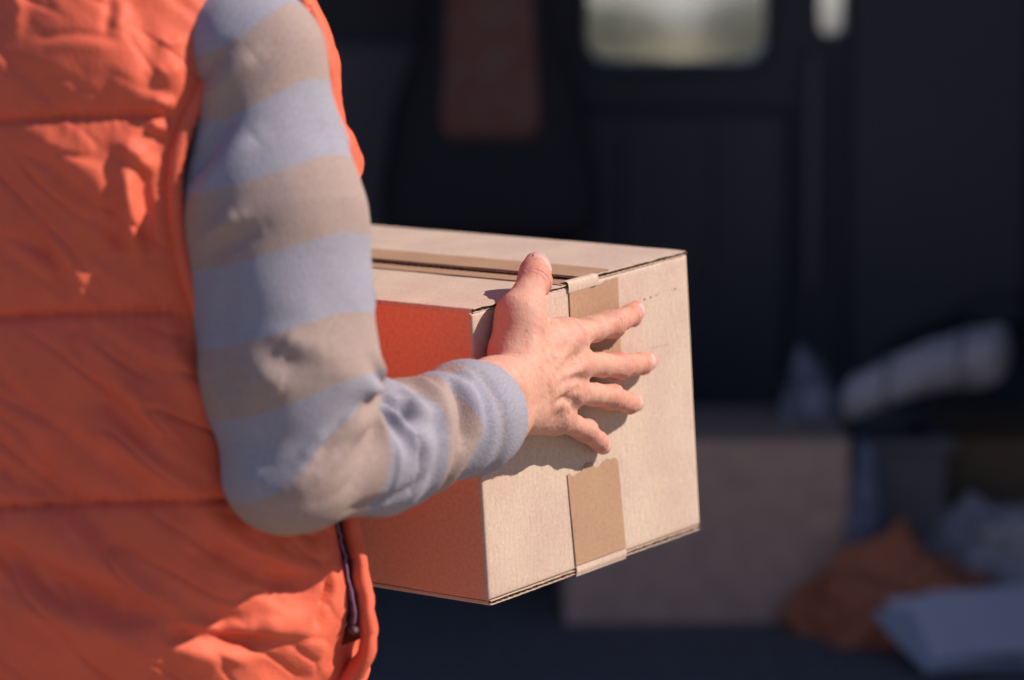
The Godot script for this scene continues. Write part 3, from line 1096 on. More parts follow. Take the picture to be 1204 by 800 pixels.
func hand_field() -> Field:
	var f := Field.new()
	f.kg = 0.011
	# wrist and the end of the forearm
	for dy in [-0.010, 0.010]:
		f.bone(hp(-0.195, 0.1745 + dy * 1.2, 0.258), hp(-0.165, 0.173 + dy * 1.2, 0.254), 0.026, 0.0225, 0.012)
		f.bone(hp(-0.165, 0.173 + dy * 1.2, 0.254), hp(-0.128, 0.174 + dy, 0.246), 0.0225, 0.0195, 0.012)
	# palm: one ray per finger, a layer of flesh under them, the two balls
	for i in 4:
		var k: Array = fingers[i][0]
		var c: Array = carpals[i]
		var r: float = fingers[i][4][0]
		f.bone(hp(c[0], c[1], c[2]), hp(k[0], k[1], k[2]), 0.0140, r + 0.0010, 0.010)
		f.bone(hp(c[0] + 0.018, c[1], 0.2245), hp(k[0] + 0.012, k[1], 0.2215), 0.0115, 0.0100, 0.010)
		f.bone(hp(c[0] + 0.01, c[1], c[2] - 0.010), hp(k[0] + 0.004, k[1], k[2] - 0.007), 0.0140, r, 0.010)
		f.bone(hp(k[0], k[1], k[2] + 0.0035), hp(k[0] + 0.006, k[1], k[2] + 0.0025), r * 0.82, r * 0.75, 0.008)
	# tendons and veins raised on the back
	var back := [[[-0.112, 0.184, 0.2592], [-0.062, 0.202, 0.2494], 0.0028], [[-0.112, 0.179, 0.2610], [-0.060, 0.181, 0.2533], 0.0030], [[-0.112, 0.174, 0.2608], [-0.066, 0.161, 0.2519], 0.0030], [[-0.114, 0.168, 0.2580], [-0.078, 0.143, 0.2473], 0.0028],
		[[-0.110, 0.166, 0.2600], [-0.088, 0.171, 0.2590], 0.0018], [[-0.088, 0.171, 0.2590], [-0.070, 0.169, 0.2545], 0.0018], [[-0.118, 0.158, 0.2560], [-0.094, 0.157, 0.2570], 0.0018], [[-0.094, 0.157, 0.2570], [-0.078, 0.151, 0.2505], 0.0018], [[-0.120, 0.196, 0.2560], [-0.096, 0.197, 0.2545], 0.0017]]
	for q in back:
		f.bone(hp(q[0][0], q[0][1], q[0][2]), hp(q[1][0], q[1][1], q[1][2]), q[2], q[2], 0.0065)
	f.bone(hp(-0.128, 0.196, 0.2560), hp(-0.106, 0.2220, 0.2450), 0.0032, 0.0036, 0.006)
	f.bone(hp(-0.106, 0.2220, 0.2450), hp(-0.090, 0.2400, 0.2360), 0.0036, 0.0040, 0.007)
	f.bone(hp(-0.125, 0.188, 0.240), hp(thumb[0][0], thumb[0][1], thumb[0][2]), 0.0200, 0.0155, 0.014)
	f.bone(hp(-0.120, 0.205, 0.228), hp(-0.104, 0.224, 0.226), 0.0145, 0.0130, 0.012)
	f.bone(hp(-0.106, 0.224, 0.230), hp(-0.064, 0.205, 0.2335), 0.0125, 0.0105, 0.014)
	f.bone(hp(-0.104, 0.205, 0.236), hp(-0.070, 0.200, 0.236), 0.0130, 0.0110, 0.012)
	f.bone(hp(-0.126, 0.156, 0.242), hp(-0.078, 0.142, 0.230), 0.0165, 0.0130, 0.012)
	# fingers
	var grp := 1
	for q in fingers:
		var r: Array = q[4]
		var a := hp(q[0][0], q[0][1], q[0][2])
		var b := hp(q[1][0], q[1][1], q[1][2])
		var c := hp(q[2][0], q[2][1], q[2][2])
		var d := hp(q[3][0], q[3][1], q[3][2])
		f.bone(a, a.lerp(b, 0.6), r[0], r[1] * 0.93, 0.006, grp)
		f.bone(a.lerp(b, 0.6), b, r[1] * 0.93, r[1] * 1.02, 0.006, grp)
		f.bone(b, b.lerp(c, 0.55), r[1] * 1.02, r[2] * 0.98, 0.006, grp)
		f.bone(b.lerp(c, 0.55), c, r[2] * 0.98, r[2], 0.006, grp)
		f.bone(a + hp(0, 0, 0) - hp(0, 0, 0.013), b + hp(0, 0, 0) - hp(0, 0, 0.0070), r[0] * 0.85, r[1] * 0.9, 0.006, grp)
		f.bone(c, d, r[2], r[3], 0.005, grp)
		f.bone(c.lerp(d, 0.5) - hp(0, 0, 0.0012) + hp(0, 0, 0), d - hp(0, 0, 0.0014) + hp(0, 0, 0), r[3] * 1.04, r[3] * 0.9, 0.005, grp)
		grp += 1
	var m := hp(thumb[0][0], thumb[0][1], thumb[0][2])
	var ip := hp(thumb[1][0], thumb[1][1], thumb[1][2])
	var tip := hp(thumb[2][0], thumb[2][1], thumb[2][2])
	f.bone(m, m.lerp(ip, 0.55), thumb[3][0], thumb[3][1] * 0.95, 0.008, grp)
	f.bone(m.lerp(ip, 0.55), ip, thumb[3][1] * 0.95, thumb[3][1] * 1.03, 0.008, grp)
	f.bone(ip, ip.lerp(tip, 0.5), thumb[3][1] * 1.03, thumb[3][2] * 1.08, 0.006, grp)
	f.bone(ip.lerp(tip, 0.5), tip, thumb[3][2] * 1.08, thumb[3][2] * 0.92, 0.006, grp)
	return f

func skin_detail(s: Shape) -> void:
	# creases over the joints, fine relief, and the skin's own redness
	var creases := []
	for q in fingers:
		for j in [1, 2]:
			var p: Array = q[j]
			var o: Array = q[j - 1]
			var e: Array = q[j + 1]
			var c := hp(p[0], p[1], p[2])
			var along := (hp(e[0], e[1], e[2]) - hp(o[0], o[1], o[2])).normalized()
			creases.append([c, along, q[4][j]])
	var outward := (hp(0, 0, 1) - hp(0, 0, 0)).normalized()
	creases.append([hp(thumb[1][0], thumb[1][1], thumb[1][2]), (hp(thumb[2][0], thumb[2][1], thumb[2][2]) - hp(thumb[0][0], thumb[0][1], thumb[0][2])).normalized(), 0.0126])
	var fine := FastNoiseLite.new()
	fine.seed = 9
	fine.frequency = 330.0
	fine.fractal_octaves = 2
	var broad := FastNoiseLite.new()
	broad.seed = 10
	broad.frequency = 60.0
	s.col.resize(s.v.size())
	for i in s.v.size():
		var p := s.v[i]
		var dn := s.n[i].dot(outward)
		var move := 0.00022 * fine.get_noise_3dv(p) + 0.0004 * broad.get_noise_3dv(p)
		var red := 0.0
		for c in creases:
			var d: Vector3 = p - c[0]
			if d.length_squared() < 0.0006:
				var x := d.dot(c[1])
				var k := exp(-d.length_squared() / (c[2] * c[2] * 3.2))
				move += (-0.0010 * cos(x * TAU / 0.0036) * exp(-x * x / 0.00003) + 0.0009 * exp(-x * x / 0.00006)) * k * clampf(dn * 1.6 + 0.1, 0.0, 1.0)
				red += 0.75 * k
		move -= 0.0022 * exp(-p.distance_squared_to(hp(-0.101, 0.208, 0.252)) / 0.00012) + 0.0012 * exp(-p.distance_squared_to(hp(-0.079, 0.192, 0.252)) / 0.00010) + 0.0014 * exp(-p.distance_squared_to(hp(-0.078, 0.171, 0.254)) / 0.00006)
		for q in fingers:
			var kn := hp(q[0][0], q[0][1], q[0][2] + 0.008)
			red += 0.55 * exp(-p.distance_squared_to(kn) / 0.00016)
			var tp := hp(q[3][0], q[3][1], q[3][2])
			red += 0.7 * exp(-p.distance_squared_to(tp) / 0.00012)
		red += 0.5 * exp(-p.distance_squared_to(hp(thumb[2][0], thumb[2][1], thumb[2][2])) / 0.0002)
		red = clampf(red + 0.45 * broad.get_noise_3dv(p * 0.6 + Vector3.ONE) + 0.25 * fine.get_noise_3dv(p * 0.4), 0.0, 1.3)
		s.v[i] = p + s.n[i] * move
		s.col[i] = Color(lerpf(0.585, 0.555, red), lerpf(0.375, 0.275, red), lerpf(0.290, 0.212, red))
	s.smooth()

func nail(s: Shape, joint: Vector3, tip: Vector3, outward: Vector3, r: float) -> void:
	var along := (tip - joint).normalized()
	var side := along.cross(outward).normalized()
	var up := side.cross(along).normalized()
	var c := joint.lerp(tip, 0.60)
	s.grid(14, 14, func(u: float, v: float) -> Vector3:
		var e := 2.0 * v - 1.0
		var wide := sqrt(maxf(1.0 - pow(absf(e), 3.2), 0.0))
		var a := (u - 0.5) * 1.9 * wide
		var rr := r * (1.05 - 0.05 * e) + 0.0005 * (1.0 - e * e)
		return c + along * (e * r * 0.92 + r * 0.22) + side * sin(a) * rr * 0.98 + up * cos(a) * (rr + 0.0002) - up * 0.0016 * maxf(e, 0.0))

func vest_half(h: float, back: bool) -> Vector2:
	var a := interp(h, [0.86, 0.90, 0.95, 1.02, 1.12, 1.25, 1.35, 1.42, 1.47, 1.51], [0.208, 0.214, 0.225, 0.226, 0.217, 0.213, 0.208, 0.180, 0.12, 0.075])
	var b := interp(h, [0.86, 0.90, 0.95, 1.02, 1.12, 1.25, 1.35, 1.42, 1.47, 1.51], [0.162, 0.168, 0.178, 0.178, 0.170, 0.17, 0.165, 0.14, 0.10, 0.08])
	return Vector2(a, b if back else b + 0.012)

func vest_base(psi: float, h: float) -> Vector3:
	# psi from the person's right (0) round the back (-90 degrees) to the left (-180 degrees)
	var c := cos(psi)
	var q := sin(psi)
	var half := vest_half(h, q < 0.0)
	return Vector3(half.x * signf(c) * pow(absf(c), 0.86), h, -half.y * signf(q) * pow(absf(q), 0.86))

func armhole(p: Vector3, side: float) -> float:
	# below 0 inside the opening
	if p.x * side < 0.06:
		return 1.0
	var dh := p.y - 1.27
	var f := -p.z - 2.6 * maxf(dh, 0.0) * maxf(dh, 0.0)
	return sqrt(pow(f / 0.080, 2.0) + pow(dh / 0.152, 2.0)) - 1.0

var vest_folds := [
	[Vector3(0.1476, 1.0995, 0.1379), Vector3(0.1790, 1.0652, 0.1125), Vector3(0.2044, 1.0341, 0.0757), 0.0083, -0.0040],
	[Vector3(0.1561, 1.1059, 0.1322), Vector3(0.1852, 1.0744, 0.1055), Vector3(0.2078, 1.0429, 0.0632), 0.0103, 0.0040],
	[Vector3(0.0962, 1.0139, 0.1626), Vector3(0.1373, 0.9902, 0.1508), Vector3(0.1798, 0.9714, 0.1237), 0.0128, -0.0080],
	[Vector3(0.1798, 0.9714, 0.1237), Vector3(0.2068, 0.9595, 0.0900), Vector3(0.2246, 0.9500, 0.0371), 0.0090, -0.0060],
	[Vector3(0.1121, 0.9759, 0.1614), Vector3(0.1607, 0.9569, 0.1398), Vector3(0.2015, 0.9456, 0.1023), 0.0141, 0.0040],
	[Vector3(0.2024, 1.0345, 0.0799), Vector3(0.2131, 1.0063, 0.0603), Vector3(0.2218, 0.9863, 0.0302), 0.0077, -0.0060],
	[Vector3(0.2092, 1.0275, 0.0649), Vector3(0.2166, 1.0059, 0.0416), Vector3(0.2223, 0.9872, -0.0021), 0.0090, 0.0040],
	[Vector3(0.2218, 0.9863, 0.0302), Vector3(0.2227, 0.9798, 0.0121), Vector3(0.2237, 0.9791, -0.0097), 0.0064, -0.0040],
	[Vector3(0.2009, 0.9523, 0.1016), Vector3(0.2168, 0.9442, 0.0738), Vector3(0.2285, 0.9337, 0.0051), 0.0058, -0.0100],
	[Vector3(0.2033, 0.9617, 0.0951), Vector3(0.2201, 0.9499, 0.0594), Vector3(0.2276, 0.9437, 0.0041), 0.0077, 0.0050],
	[Vector3(0.2089, 0.9367, 0.0924), Vector3(0.2218, 0.9314, 0.0614), Vector3(0.2302, 0.9235, 0.0162), 0.0103, 0.0050],
	[Vector3(0.1428, 1.0351, 0.1432), Vector3(0.1474, 1.0265, 0.1409), Vector3(0.1555, 1.0155, 0.1361), 0.0045, -0.0030],
	[Vector3(0.1491, 1.1748, 0.1360), Vector3(0.1519, 1.1650, 0.1354), Vector3(0.1553, 1.1526, 0.1322), 0.0038, -0.0030],
	[Vector3(0.1680, 1.1310, 0.1228), Vector3(0.1794, 1.1090, 0.1120), Vector3(0.1893, 1.0872, 0.0998), 0.0077, -0.0050],
	[Vector3(0.1753, 1.1340, 0.1161), Vector3(0.1847, 1.1117, 0.1044), Vector3(0.1952, 1.0890, 0.0892), 0.0090, 0.0040],
	[Vector3(0.1311, 1.0706, 0.1466), Vector3(0.1427, 1.0575, 0.1418), Vector3(0.1543, 1.0453, 0.1343), 0.0058, -0.0040],
	[Vector3(0.0955, 1.0710, 0.1606), Vector3(0.1151, 1.0622, 0.1537), Vector3(0.1332, 1.0519, 0.1456), 0.0077, -0.0040],
	[Vector3(0.1353, 1.2910, 0.1421), Vector3(0.1472, 1.2790, 0.1369), Vector3(0.1589, 1.2639, 0.1299), 0.0077, -0.0030],
	[Vector3(0.1273, 1.2416, 0.1474), Vector3(0.1422, 1.2175, 0.1419), Vector3(0.1508, 1.1948, 0.1362), 0.0064, -0.0040],
	[Vector3(0.1365, 1.2451, 0.1443), Vector3(0.1490, 1.2205, 0.1356), Vector3(0.1587, 1.1948, 0.1295), 0.0077, 0.0030],
	[Vector3(0.1743, 1.3065, 0.1117), Vector3(0.1814, 1.2988, 0.1018), Vector3(0.1886, 1.2803, 0.0939), 0.0068, 0.0060],
	[Vector3(0.1762, 1.2893, 0.1106), Vector3(0.1794, 1.2637, 0.1100), Vector3(0.1822, 1.2317, 0.1082), 0.0065, 0.0065],
	[Vector3(0.1856, 1.2940, 0.0992), Vector3(0.1864, 1.2633, 0.0989), Vector3(0.1892, 1.2264, 0.0980), 0.0064, -0.0070],
	[Vector3(0.1707, 1.2881, 0.1154), Vector3(0.1730, 1.2576, 0.1165), Vector3(0.1766, 1.2269, 0.1139), 0.0064, -0.0050],
	[Vector3(0.1804, 1.3754, 0.0807), Vector3(0.1853, 1.3735, 0.0743), Vector3(0.1877, 1.3767, 0.0637), 0.0038, 0.0050],
	[Vector3(0.1847, 1.3558, 0.0886), Vector3(0.1899, 1.3544, 0.0818), Vector3(0.1919, 1.3577, 0.0717), 0.0045, 0.0060],
	[Vector3(0.1868, 1.3378, 0.0928), Vector3(0.1907, 1.3350, 0.0847), Vector3(0.1953, 1.3361, 0.0780), 0.0045, 0.0060],
	[Vector3(0.1860, 1.3207, 0.0940), Vector3(0.1904, 1.3181, 0.0881), Vector3(0.1937, 1.3165, 0.0803), 0.0045, 0.0060],
	[Vector3(0.1668, 1.3966, 0.0857), Vector3(0.1789, 1.3725, 0.0852), Vector3(0.1845, 1.3426, 0.0938), 0.0077, -0.0040],
	[Vector3(0.1516, 1.4087, 0.0962), Vector3(0.1546, 1.3968, 0.1011), Vector3(0.1570, 1.3825, 0.1070), 0.0038, -0.0060],
	[Vector3(0.1572, 1.4087, 0.0915), Vector3(0.1598, 1.3967, 0.0942), Vector3(0.1630, 1.3823, 0.0993), 0.0051, 0.0050],
	[Vector3(0.0934, 1.4082, 0.1321), Vector3(0.1001, 1.3993, 0.1334), Vector3(0.1025, 1.3843, 0.1394), 0.0051, 0.0060],
	[Vector3(0.1197, 1.3786, 0.1339), Vector3(0.1412, 1.3813, 0.1206), Vector3(0.1612, 1.3776, 0.1044), 0.0032, -0.0026],
	[Vector3(0.1217, 1.3726, 0.1359), Vector3(0.1456, 1.3741, 0.1208), Vector3(0.1670, 1.3705, 0.1034), 0.0051, 0.0018],
	[Vector3(0.2195, 0.9990, -0.0283), Vector3(0.2235, 0.9630, -0.0330), Vector3(0.2289, 0.9300, -0.0129), 0.0040, -0.0060],
	[Vector3(0.2190, 0.9900, -0.0447), Vector3(0.2194, 0.9613, -0.0609), Vector3(0.2249, 0.9343, -0.0500), 0.0090, 0.0060],
	[Vector3(0.2206, 0.9942, -0.0178), Vector3(0.2240, 0.9686, -0.0186), Vector3(0.2281, 0.9455, -0.0046), 0.0064, 0.0030],
	[Vector3(0.2178, 0.9601, -0.0673), Vector3(0.2137, 0.9404, -0.0840), Vector3(0.2121, 0.9221, -0.0924), 0.0058, -0.0040],
	[Vector3(0.2216, 0.9125, 0.0703), Vector3(0.2300, 0.9260, 0.0159), Vector3(0.2263, 0.9199, -0.0512), 0.0040, -0.0070],
	[Vector3(0.2263, 0.9199, -0.0512), Vector3(0.2233, 0.9081, -0.0676), Vector3(0.2197, 0.8857, -0.0789), 0.0040, -0.0060],
	[Vector3(0.2244, 0.9023, 0.0645), Vector3(0.2318, 0.9128, 0.0088), Vector3(0.2287, 0.9074, -0.0456), 0.0077, 0.0060],
	[Vector3(0.2098, 1.1418, 0.0460), Vector3(0.2079, 1.1110, 0.0533), Vector3(0.2114, 1.0724, 0.0442), 0.0103, -0.0030],
	[Vector3(0.1966, 1.1637, 0.0849), Vector3(0.2008, 1.1319, 0.0766), Vector3(0.2070, 1.0993, 0.0615), 0.0103, 0.0030],
	[Vector3(0.1165, 1.1450, 0.1531), Vector3(0.1282, 1.1206, 0.1477), Vector3(0.1342, 1.0897, 0.1457), 0.0103, 0.0030],
	[Vector3(0.1079, 1.3543, 0.1483), Vector3(0.1345, 1.3490, 0.1401), Vector3(0.1588, 1.3552, 0.1211), 0.0115, -0.0030]]

var sleeve_folds := [
	[Vector3(0.3031, 1.0818, 0.0624), Vector3(0.3108, 1.0990, 0.0500), Vector3(0.3172, 1.1254, 0.0181), 0.0056, 0.0050],
	[Vector3(0.3075, 1.0838, 0.0547), Vector3(0.3166, 1.1058, 0.0356), Vector3(0.3170, 1.1240, 0.0150), 0.0060, -0.0055],
	[Vector3(0.2711, 1.1199, -0.0746), Vector3(0.2980, 1.1071, -0.0549), Vector3(0.3095, 1.0892, -0.0456), 0.0050, -0.0040],
	[Vector3(0.2677, 1.1200, -0.1044), Vector3(0.2945, 1.1083, -0.0950), Vector3(0.3102, 1.0823, -0.0847), 0.0062, 0.0040],
	[Vector3(0.2771, 1.1170, -0.1325), Vector3(0.3008, 1.0958, -0.1237), Vector3(0.3066, 1.0736, -0.1149), 0.0050, -0.0070],
	[Vector3(0.2648, 1.1197, -0.1615), Vector3(0.2985, 1.0969, -0.1392), Vector3(0.3040, 1.0723, -0.1327), 0.0074, 0.0030],
	[Vector3(0.2934, 1.1593, 0.0707), Vector3(0.3000, 1.1528, 0.0652), Vector3(0.3096, 1.1467, 0.0490), 0.0095, -0.0042],
	[Vector3(0.2804, 1.1524, 0.0808), Vector3(0.2894, 1.1425, 0.0771), Vector3(0.2983, 1.1377, 0.0708), 0.0087, 0.0050],
	[Vector3(0.2921, 1.1718, 0.0691), Vector3(0.3009, 1.1656, 0.0608), Vector3(0.3105, 1.1586, 0.0446), 0.0087, 0.0040],
	[Vector3(0.2990, 1.0611, 0.0680), Vector3(0.3090, 1.0720, 0.0528), Vector3(0.3123, 1.0869, 0.0320), 0.0062, 0.0040],
	[Vector3(0.3072, 1.0539, 0.0493), Vector3(0.3114, 1.0640, 0.0194), Vector3(0.3083, 1.0893, -0.0042), 0.0056, -0.0030],
	[Vector3(0.3007, 1.0405, 0.0126), Vector3(0.3019, 1.0425, -0.0276), Vector3(0.3106, 1.0588, -0.0650), 0.0056, -0.0030],
	[Vector3(0.2113, 1.2845, 0.0733), Vector3(0.2246, 1.3096, 0.0699), Vector3(0.2371, 1.3299, 0.0623), 0.0074, -0.0050],
	[Vector3(0.2262, 1.2675, 0.0800), Vector3(0.2397, 1.2923, 0.0725), Vector3(0.2576, 1.3136, 0.0575), 0.0087, 0.0040],
	[Vector3(0.2001, 1.3414, 0.0603), Vector3(0.2129, 1.3573, 0.0590), Vector3(0.2261, 1.3753, 0.0521), 0.0062, -0.0040],
	[Vector3(0.2173, 1.3364, 0.0638), Vector3(0.2317, 1.3550, 0.0565), Vector3(0.2445, 1.3701, 0.0432), 0.0074, 0.0040],
	[Vector3(0.2332, 1.2418, 0.0823), Vector3(0.2469, 1.2500, 0.0805), Vector3(0.2605, 1.2578, 0.0752), 0.0062, 0.0050],
	[Vector3(0.2354, 1.2285, 0.0830), Vector3(0.2564, 1.2390, 0.0792), Vector3(0.2750, 1.2497, 0.0678), 0.0074, -0.0030],
	[Vector3(0.2537, 1.2116, 0.0828), Vector3(0.2514, 1.1688, 0.0863), Vector3(0.2638, 1.1271, 0.0883), 0.0112, -0.0030],
	[Vector3(0.2595, 1.0954, 0.0843), Vector3(0.2776, 1.0723, 0.0816), Vector3(0.2970, 1.0471, 0.0625), 0.0087, 0.0020]]

const STRIPE := 0.0574
var sleeve_path := [Vector3(0.2067, 1.3661, 0.0075), Vector3(0.2318, 1.2533, 0.0136), Vector3(0.2594, 1.1348, 0.0253), Vector3(0.2674, 1.0701, 0.0372), Vector3(0.2659, 1.0733, -0.0678), Vector3(0.2570, 1.0796, -0.1720), Vector3(0.2545, 1.0817, -0.2030)]
var sleeve_r := [0.047, 0.068, 0.0645, 0.046, 0.047, 0.040, 0.0375]

func sleeve_s(p: Vector3) -> float:
	# how far along the sleeve a point lies, the elbow turned about the inside of the bend
	var S: Vector3 = sleeve_path[0]
	var E: Vector3 = sleeve_path[3]
	var a := (E - S).normalized()
	var f: Vector3 = (sleeve_path[6] - E).normalized()
	var m := (f - a * f.dot(a)).normalized()
	var q := 0.058
	var turn := acos(a.dot(f))
	var ta := (E - S).length() - q * tan(turn / 2.0)
	var pivot := S + a * ta + m * q
	var along := (p - S).dot(a)
	var d := p - pivot
	var back := clampf(p.z * 1.0 - lerpf(0.0, 0.03, clampf(along / 0.3, 0.0, 1.0)), 0.0, 0.09) / 0.066
	var droop := 0.30 * pow(back, 1.5) * (1.0 + 1.3 * clampf((0.11 - along) / 0.11, 0.0, 1.0))
	var first := (ta - 0.0245) / STRIPE
	if d.dot(a) < 0.0:
		return (along - 0.0245) / STRIPE - droop
	if d.dot(f) > 0.0:
		return interp(d.dot(f), [0.0, 0.055, 0.100, 0.16], [6.1, 7.0, 8.0, 8.6])
	var w := atan2(d.dot(a), maxf(-d.dot(m), 1e-5)) / turn
	return interp(w, [0.0, 0.08, 0.36, 0.90, 1.0], [first, 4.0, 5.0, 6.0, 6.1]) - droop * clampf(1.0 - w * 1.5, 0.0, 1.0)

func stripes_image() -> ImageTexture:
	var im := Image.create_empty(256, 4, false, Image.FORMAT_RGB8)
	for x in 256:
		var c := lin(0.365, 0.352, 0.405) if x < 128 else lin(0.420, 0.320, 0.280)
		for y in 4:
			im.set_pixel(x, y, c)
	return ImageTexture.create_from_image(im)

func build_person() -> void:
	to_person = person_frame.affine_inverse() * box_frame
	rng.seed = 4242
	var root := thing("person", "person in quilted orange vest and striped sweater holding a cardboard box", "person", person_frame)
	# -- skin
	var skin := StandardMaterial3D.new()
	skin.vertex_color_use_as_albedo = true
	skin.roughness = 0.55
	skin.metallic_specular = 0.30
	skin.subsurf_scatter_enabled = true
	skin.subsurf_scatter_strength = 0.12
	skin.uv1_triplanar = true
	skin.uv1_scale = Vector3.ONE * 14.0
	skin.normal_enabled = true
	skin.normal_texture = bump_map(0.09, 3, 101, 4.0, 512, FastNoiseLite.TYPE_CELLULAR)
	skin.normal_scale = 0.35
	skin.albedo_texture = noise_map(0.03, 4, 102, [Color(1.0, 0.86, 0.82), Color(1, 1, 1)], 256)
	var body := Shape.new()
	mirror = 1.0
	var right := hand_field().shape(0.0014)
	skin_detail(right)
	body.add(right, Transform3D())
	mirror = -1.0
	var left := hand_field().shape(0.0040)
	left.col.resize(left.v.size())
	left.col.fill(Color(0.60, 0.36, 0.27))
	body.add(left, Transform3D())
	mirror = 1.0
	var core := Field.new()
	var lh := to_person * Vector3(-0.20, 0.176, -0.262)
	var le := Vector3(-0.262, 1.075, 0.03)
	core.bone(Vector3(0, 1.05, 0.0), Vector3(0, 1.34, 0.01), 0.105, 0.115, 0.04)
	core.bone(Vector3(-0.15, 1.385, 0.0), Vector3(0.15, 1.385, 0.0), 0.045, 0.045, 0.04)
	core.bone(Vector3(0, 1.36, 0.01), Vector3(0, 1.52, -0.02), 0.060, 0.055, 0.03)
	core.bone(Vector3(0.2082, 1.3698, 0.0055), Vector3(0.2665, 1.0695, 0.038), 0.038, 0.032, 0.02)
	core.bone(Vector3(0.2665, 1.0695, 0.038), to_person * Vector3(-0.225, 0.176, 0.262), 0.032, 0.026, 0.02)
	core.bone(Vector3(-0.2082, 1.3698, 0.0055), le, 0.038, 0.032, 0.02)
	core.bone(le, lh, 0.032, 0.026, 0.02)
	for sg in [-1.0, 1.0]:
		core.bone(Vector3(sg * 0.09, 0.90, 0.0), Vector3(sg * 0.11, 0.48, -0.01), 0.075, 0.050, 0.04)
		core.bone(Vector3(sg * 0.11, 0.48, -0.01), Vector3(sg * 0.12, 0.09, 0.03), 0.050, 0.036, 0.03)
	core.bone(Vector3(-0.08, 0.95, 0.0), Vector3(0.08, 0.95, 0.0), 0.10, 0.10, 0.05)
	# head
	var hc := Vector3(0, 1.625, -0.045)
	core.bone(hc + Vector3(0, 0.035, 0.015), hc + Vector3(0, 0.03, -0.025), 0.078, 0.072, 0.03)
	core.bone(hc + Vector3(0, -0.03, -0.03), hc + Vector3(0, -0.075, -0.062), 0.058, 0.030, 0.04)
	core.bone(hc + Vector3(0, 0.012, -0.098), hc + Vector3(0, -0.024, -0.113), 0.009, 0.013, 0.016)
	core.bone(hc + Vector3(-0.016, -0.052, -0.094), hc + Vector3(0.016, -0.052, -0.094), 0.009, 0.009, 0.012)
	for sg in [-1.0, 1.0]:
		core.bone(hc + Vector3(sg * 0.074, 0.012, 0.0), hc + Vector3(sg * 0.078, -0.025, -0.008), 0.014, 0.009, 0.008)
		core.bone(hc + Vector3(sg * 0.030, 0.028, -0.086), hc + Vector3(sg * 0.045, 0.026, -0.078), 0.012, 0.010, 0.014)
	var cs := core.shape(0.012)
	cs.col.resize(cs.v.size())
	cs.col.fill(Color(0.60, 0.36, 0.27))
	body.add(cs, Transform3D())
	part("body", body, skin, root)
	var outward := (to_person.basis * Vector3(0, 0, 1)).normalized()
	# fine hair on the back of the hand and the wrist
	var strand := Shape.new()
	strand.tube(PackedVector3Array([Vector3.ZERO, Vector3(0.0022, 0.0006, 0), Vector3(0.0045, 0.0008, 0.0003), Vector3(0.0070, 0.0005, 0.0010)]), PackedFloat32Array([0.00010, 0.00009, 0.00007, 0.00003]), 4)
	var spots := []
	var wrist_x := to_person * Vector3(-0.095, 0.175, 0.255)
	for i in 1500:
		var k := rng.randi_range(0, right.v.size() - 1)
		var q := right.v[k]
		if right.n[k].dot(outward) < -0.1 or rng.randf() > exp(-q.distance_squared_to(wrist_x) / 0.0022):
			continue
		var nn := right.n[k]
		var along := (to_person.basis * Vector3(0.75, -0.55, 0.0) + Vector3(rng.randfn(0, 0.3), rng.randfn(0, 0.3), rng.randfn(0, 0.3))).normalized()
		along = (along - nn * along.dot(nn)).normalized()
		spots.append(Transform3D(Basis(along, nn, along.cross(nn)).scaled_local(Vector3.ONE * rng.randf_range(0.7, 1.3)), q))
	var mm := MultiMesh.new()
	mm.transform_format = MultiMesh.TRANSFORM_3D
	mm.mesh = strand.mesh()
	mm.instance_count = spots.size()
	for i in spots.size():
		mm.set_instance_transform(i, spots[i])
	var fuzz := MultiMeshInstance3D.new()
	fuzz.name = "hand_hair"
	fuzz.multimesh = mm
	fuzz.material_override = mat(lin(0.50, 0.33, 0.17), 0.4)
	fuzz.set_meta("kind", "stuff")
	root.add_child(fuzz, true)
	var nails := mat(lin(0.66, 0.43, 0.37), 0.28)
	nails.metallic_specular = 0.6
	for q in fingers:
		var ns := Shape.new()
		nail(ns, hp(q[2][0], q[2][1], q[2][2]), hp(q[3][0], q[3][1], q[3][2]), outward, lerpf(q[4][2], q[4][3], 0.6) * 1.03)
		part("fingernail", ns, nails, root)
	var tn := Shape.new()
	nail(tn, hp(thumb[1][0], thumb[1][1], thumb[1][2]), hp(thumb[2][0], thumb[2][1], thumb[2][2]), (to_person.basis * Vector3(0.55, 0.65, 0.5)).normalized(), thumb[3][2] * 1.09)
	part("fingernail", tn, nails, root)
	var eyes := mat(lin(0.7, 0.68, 0.65), 0.2)
	for sg in [-1.0, 1.0]:
		var es := Shape.new()
		es.grid(12, 8, func(u: float, v: float) -> Vector3: return hc + Vector3(sg * 0.031, 0.008, -0.082) + Vector3(cos(TAU * u) * sin(PI * v), cos(PI * v), sin(TAU * u) * sin(PI * v)) * 0.011, true)
		part("eye", es, eyes, root)
	var hair := Field.new()
	hair.bone(hc + Vector3(0, 0.048, 0.022), hc + Vector3(0, 0.052, -0.022), 0.083, 0.076, 0.03)
	hair.bone(hc + Vector3(0, 0.0, 0.045), hc + Vector3(0, 0.03, 0.04), 0.055, 0.06, 0.03)
	hair.cuts = [[Vector3(0, -0.6, -0.8).normalized(), Vector3(0, -0.6, -0.8).normalized().dot(hc + Vector3(0, 0.048, -0.06))]]
	part("hair", hair.shape(0.007), mat(lin(0.05, 0.03, 0.018), 0.6), root)
	build_clothes(root, le, lh)

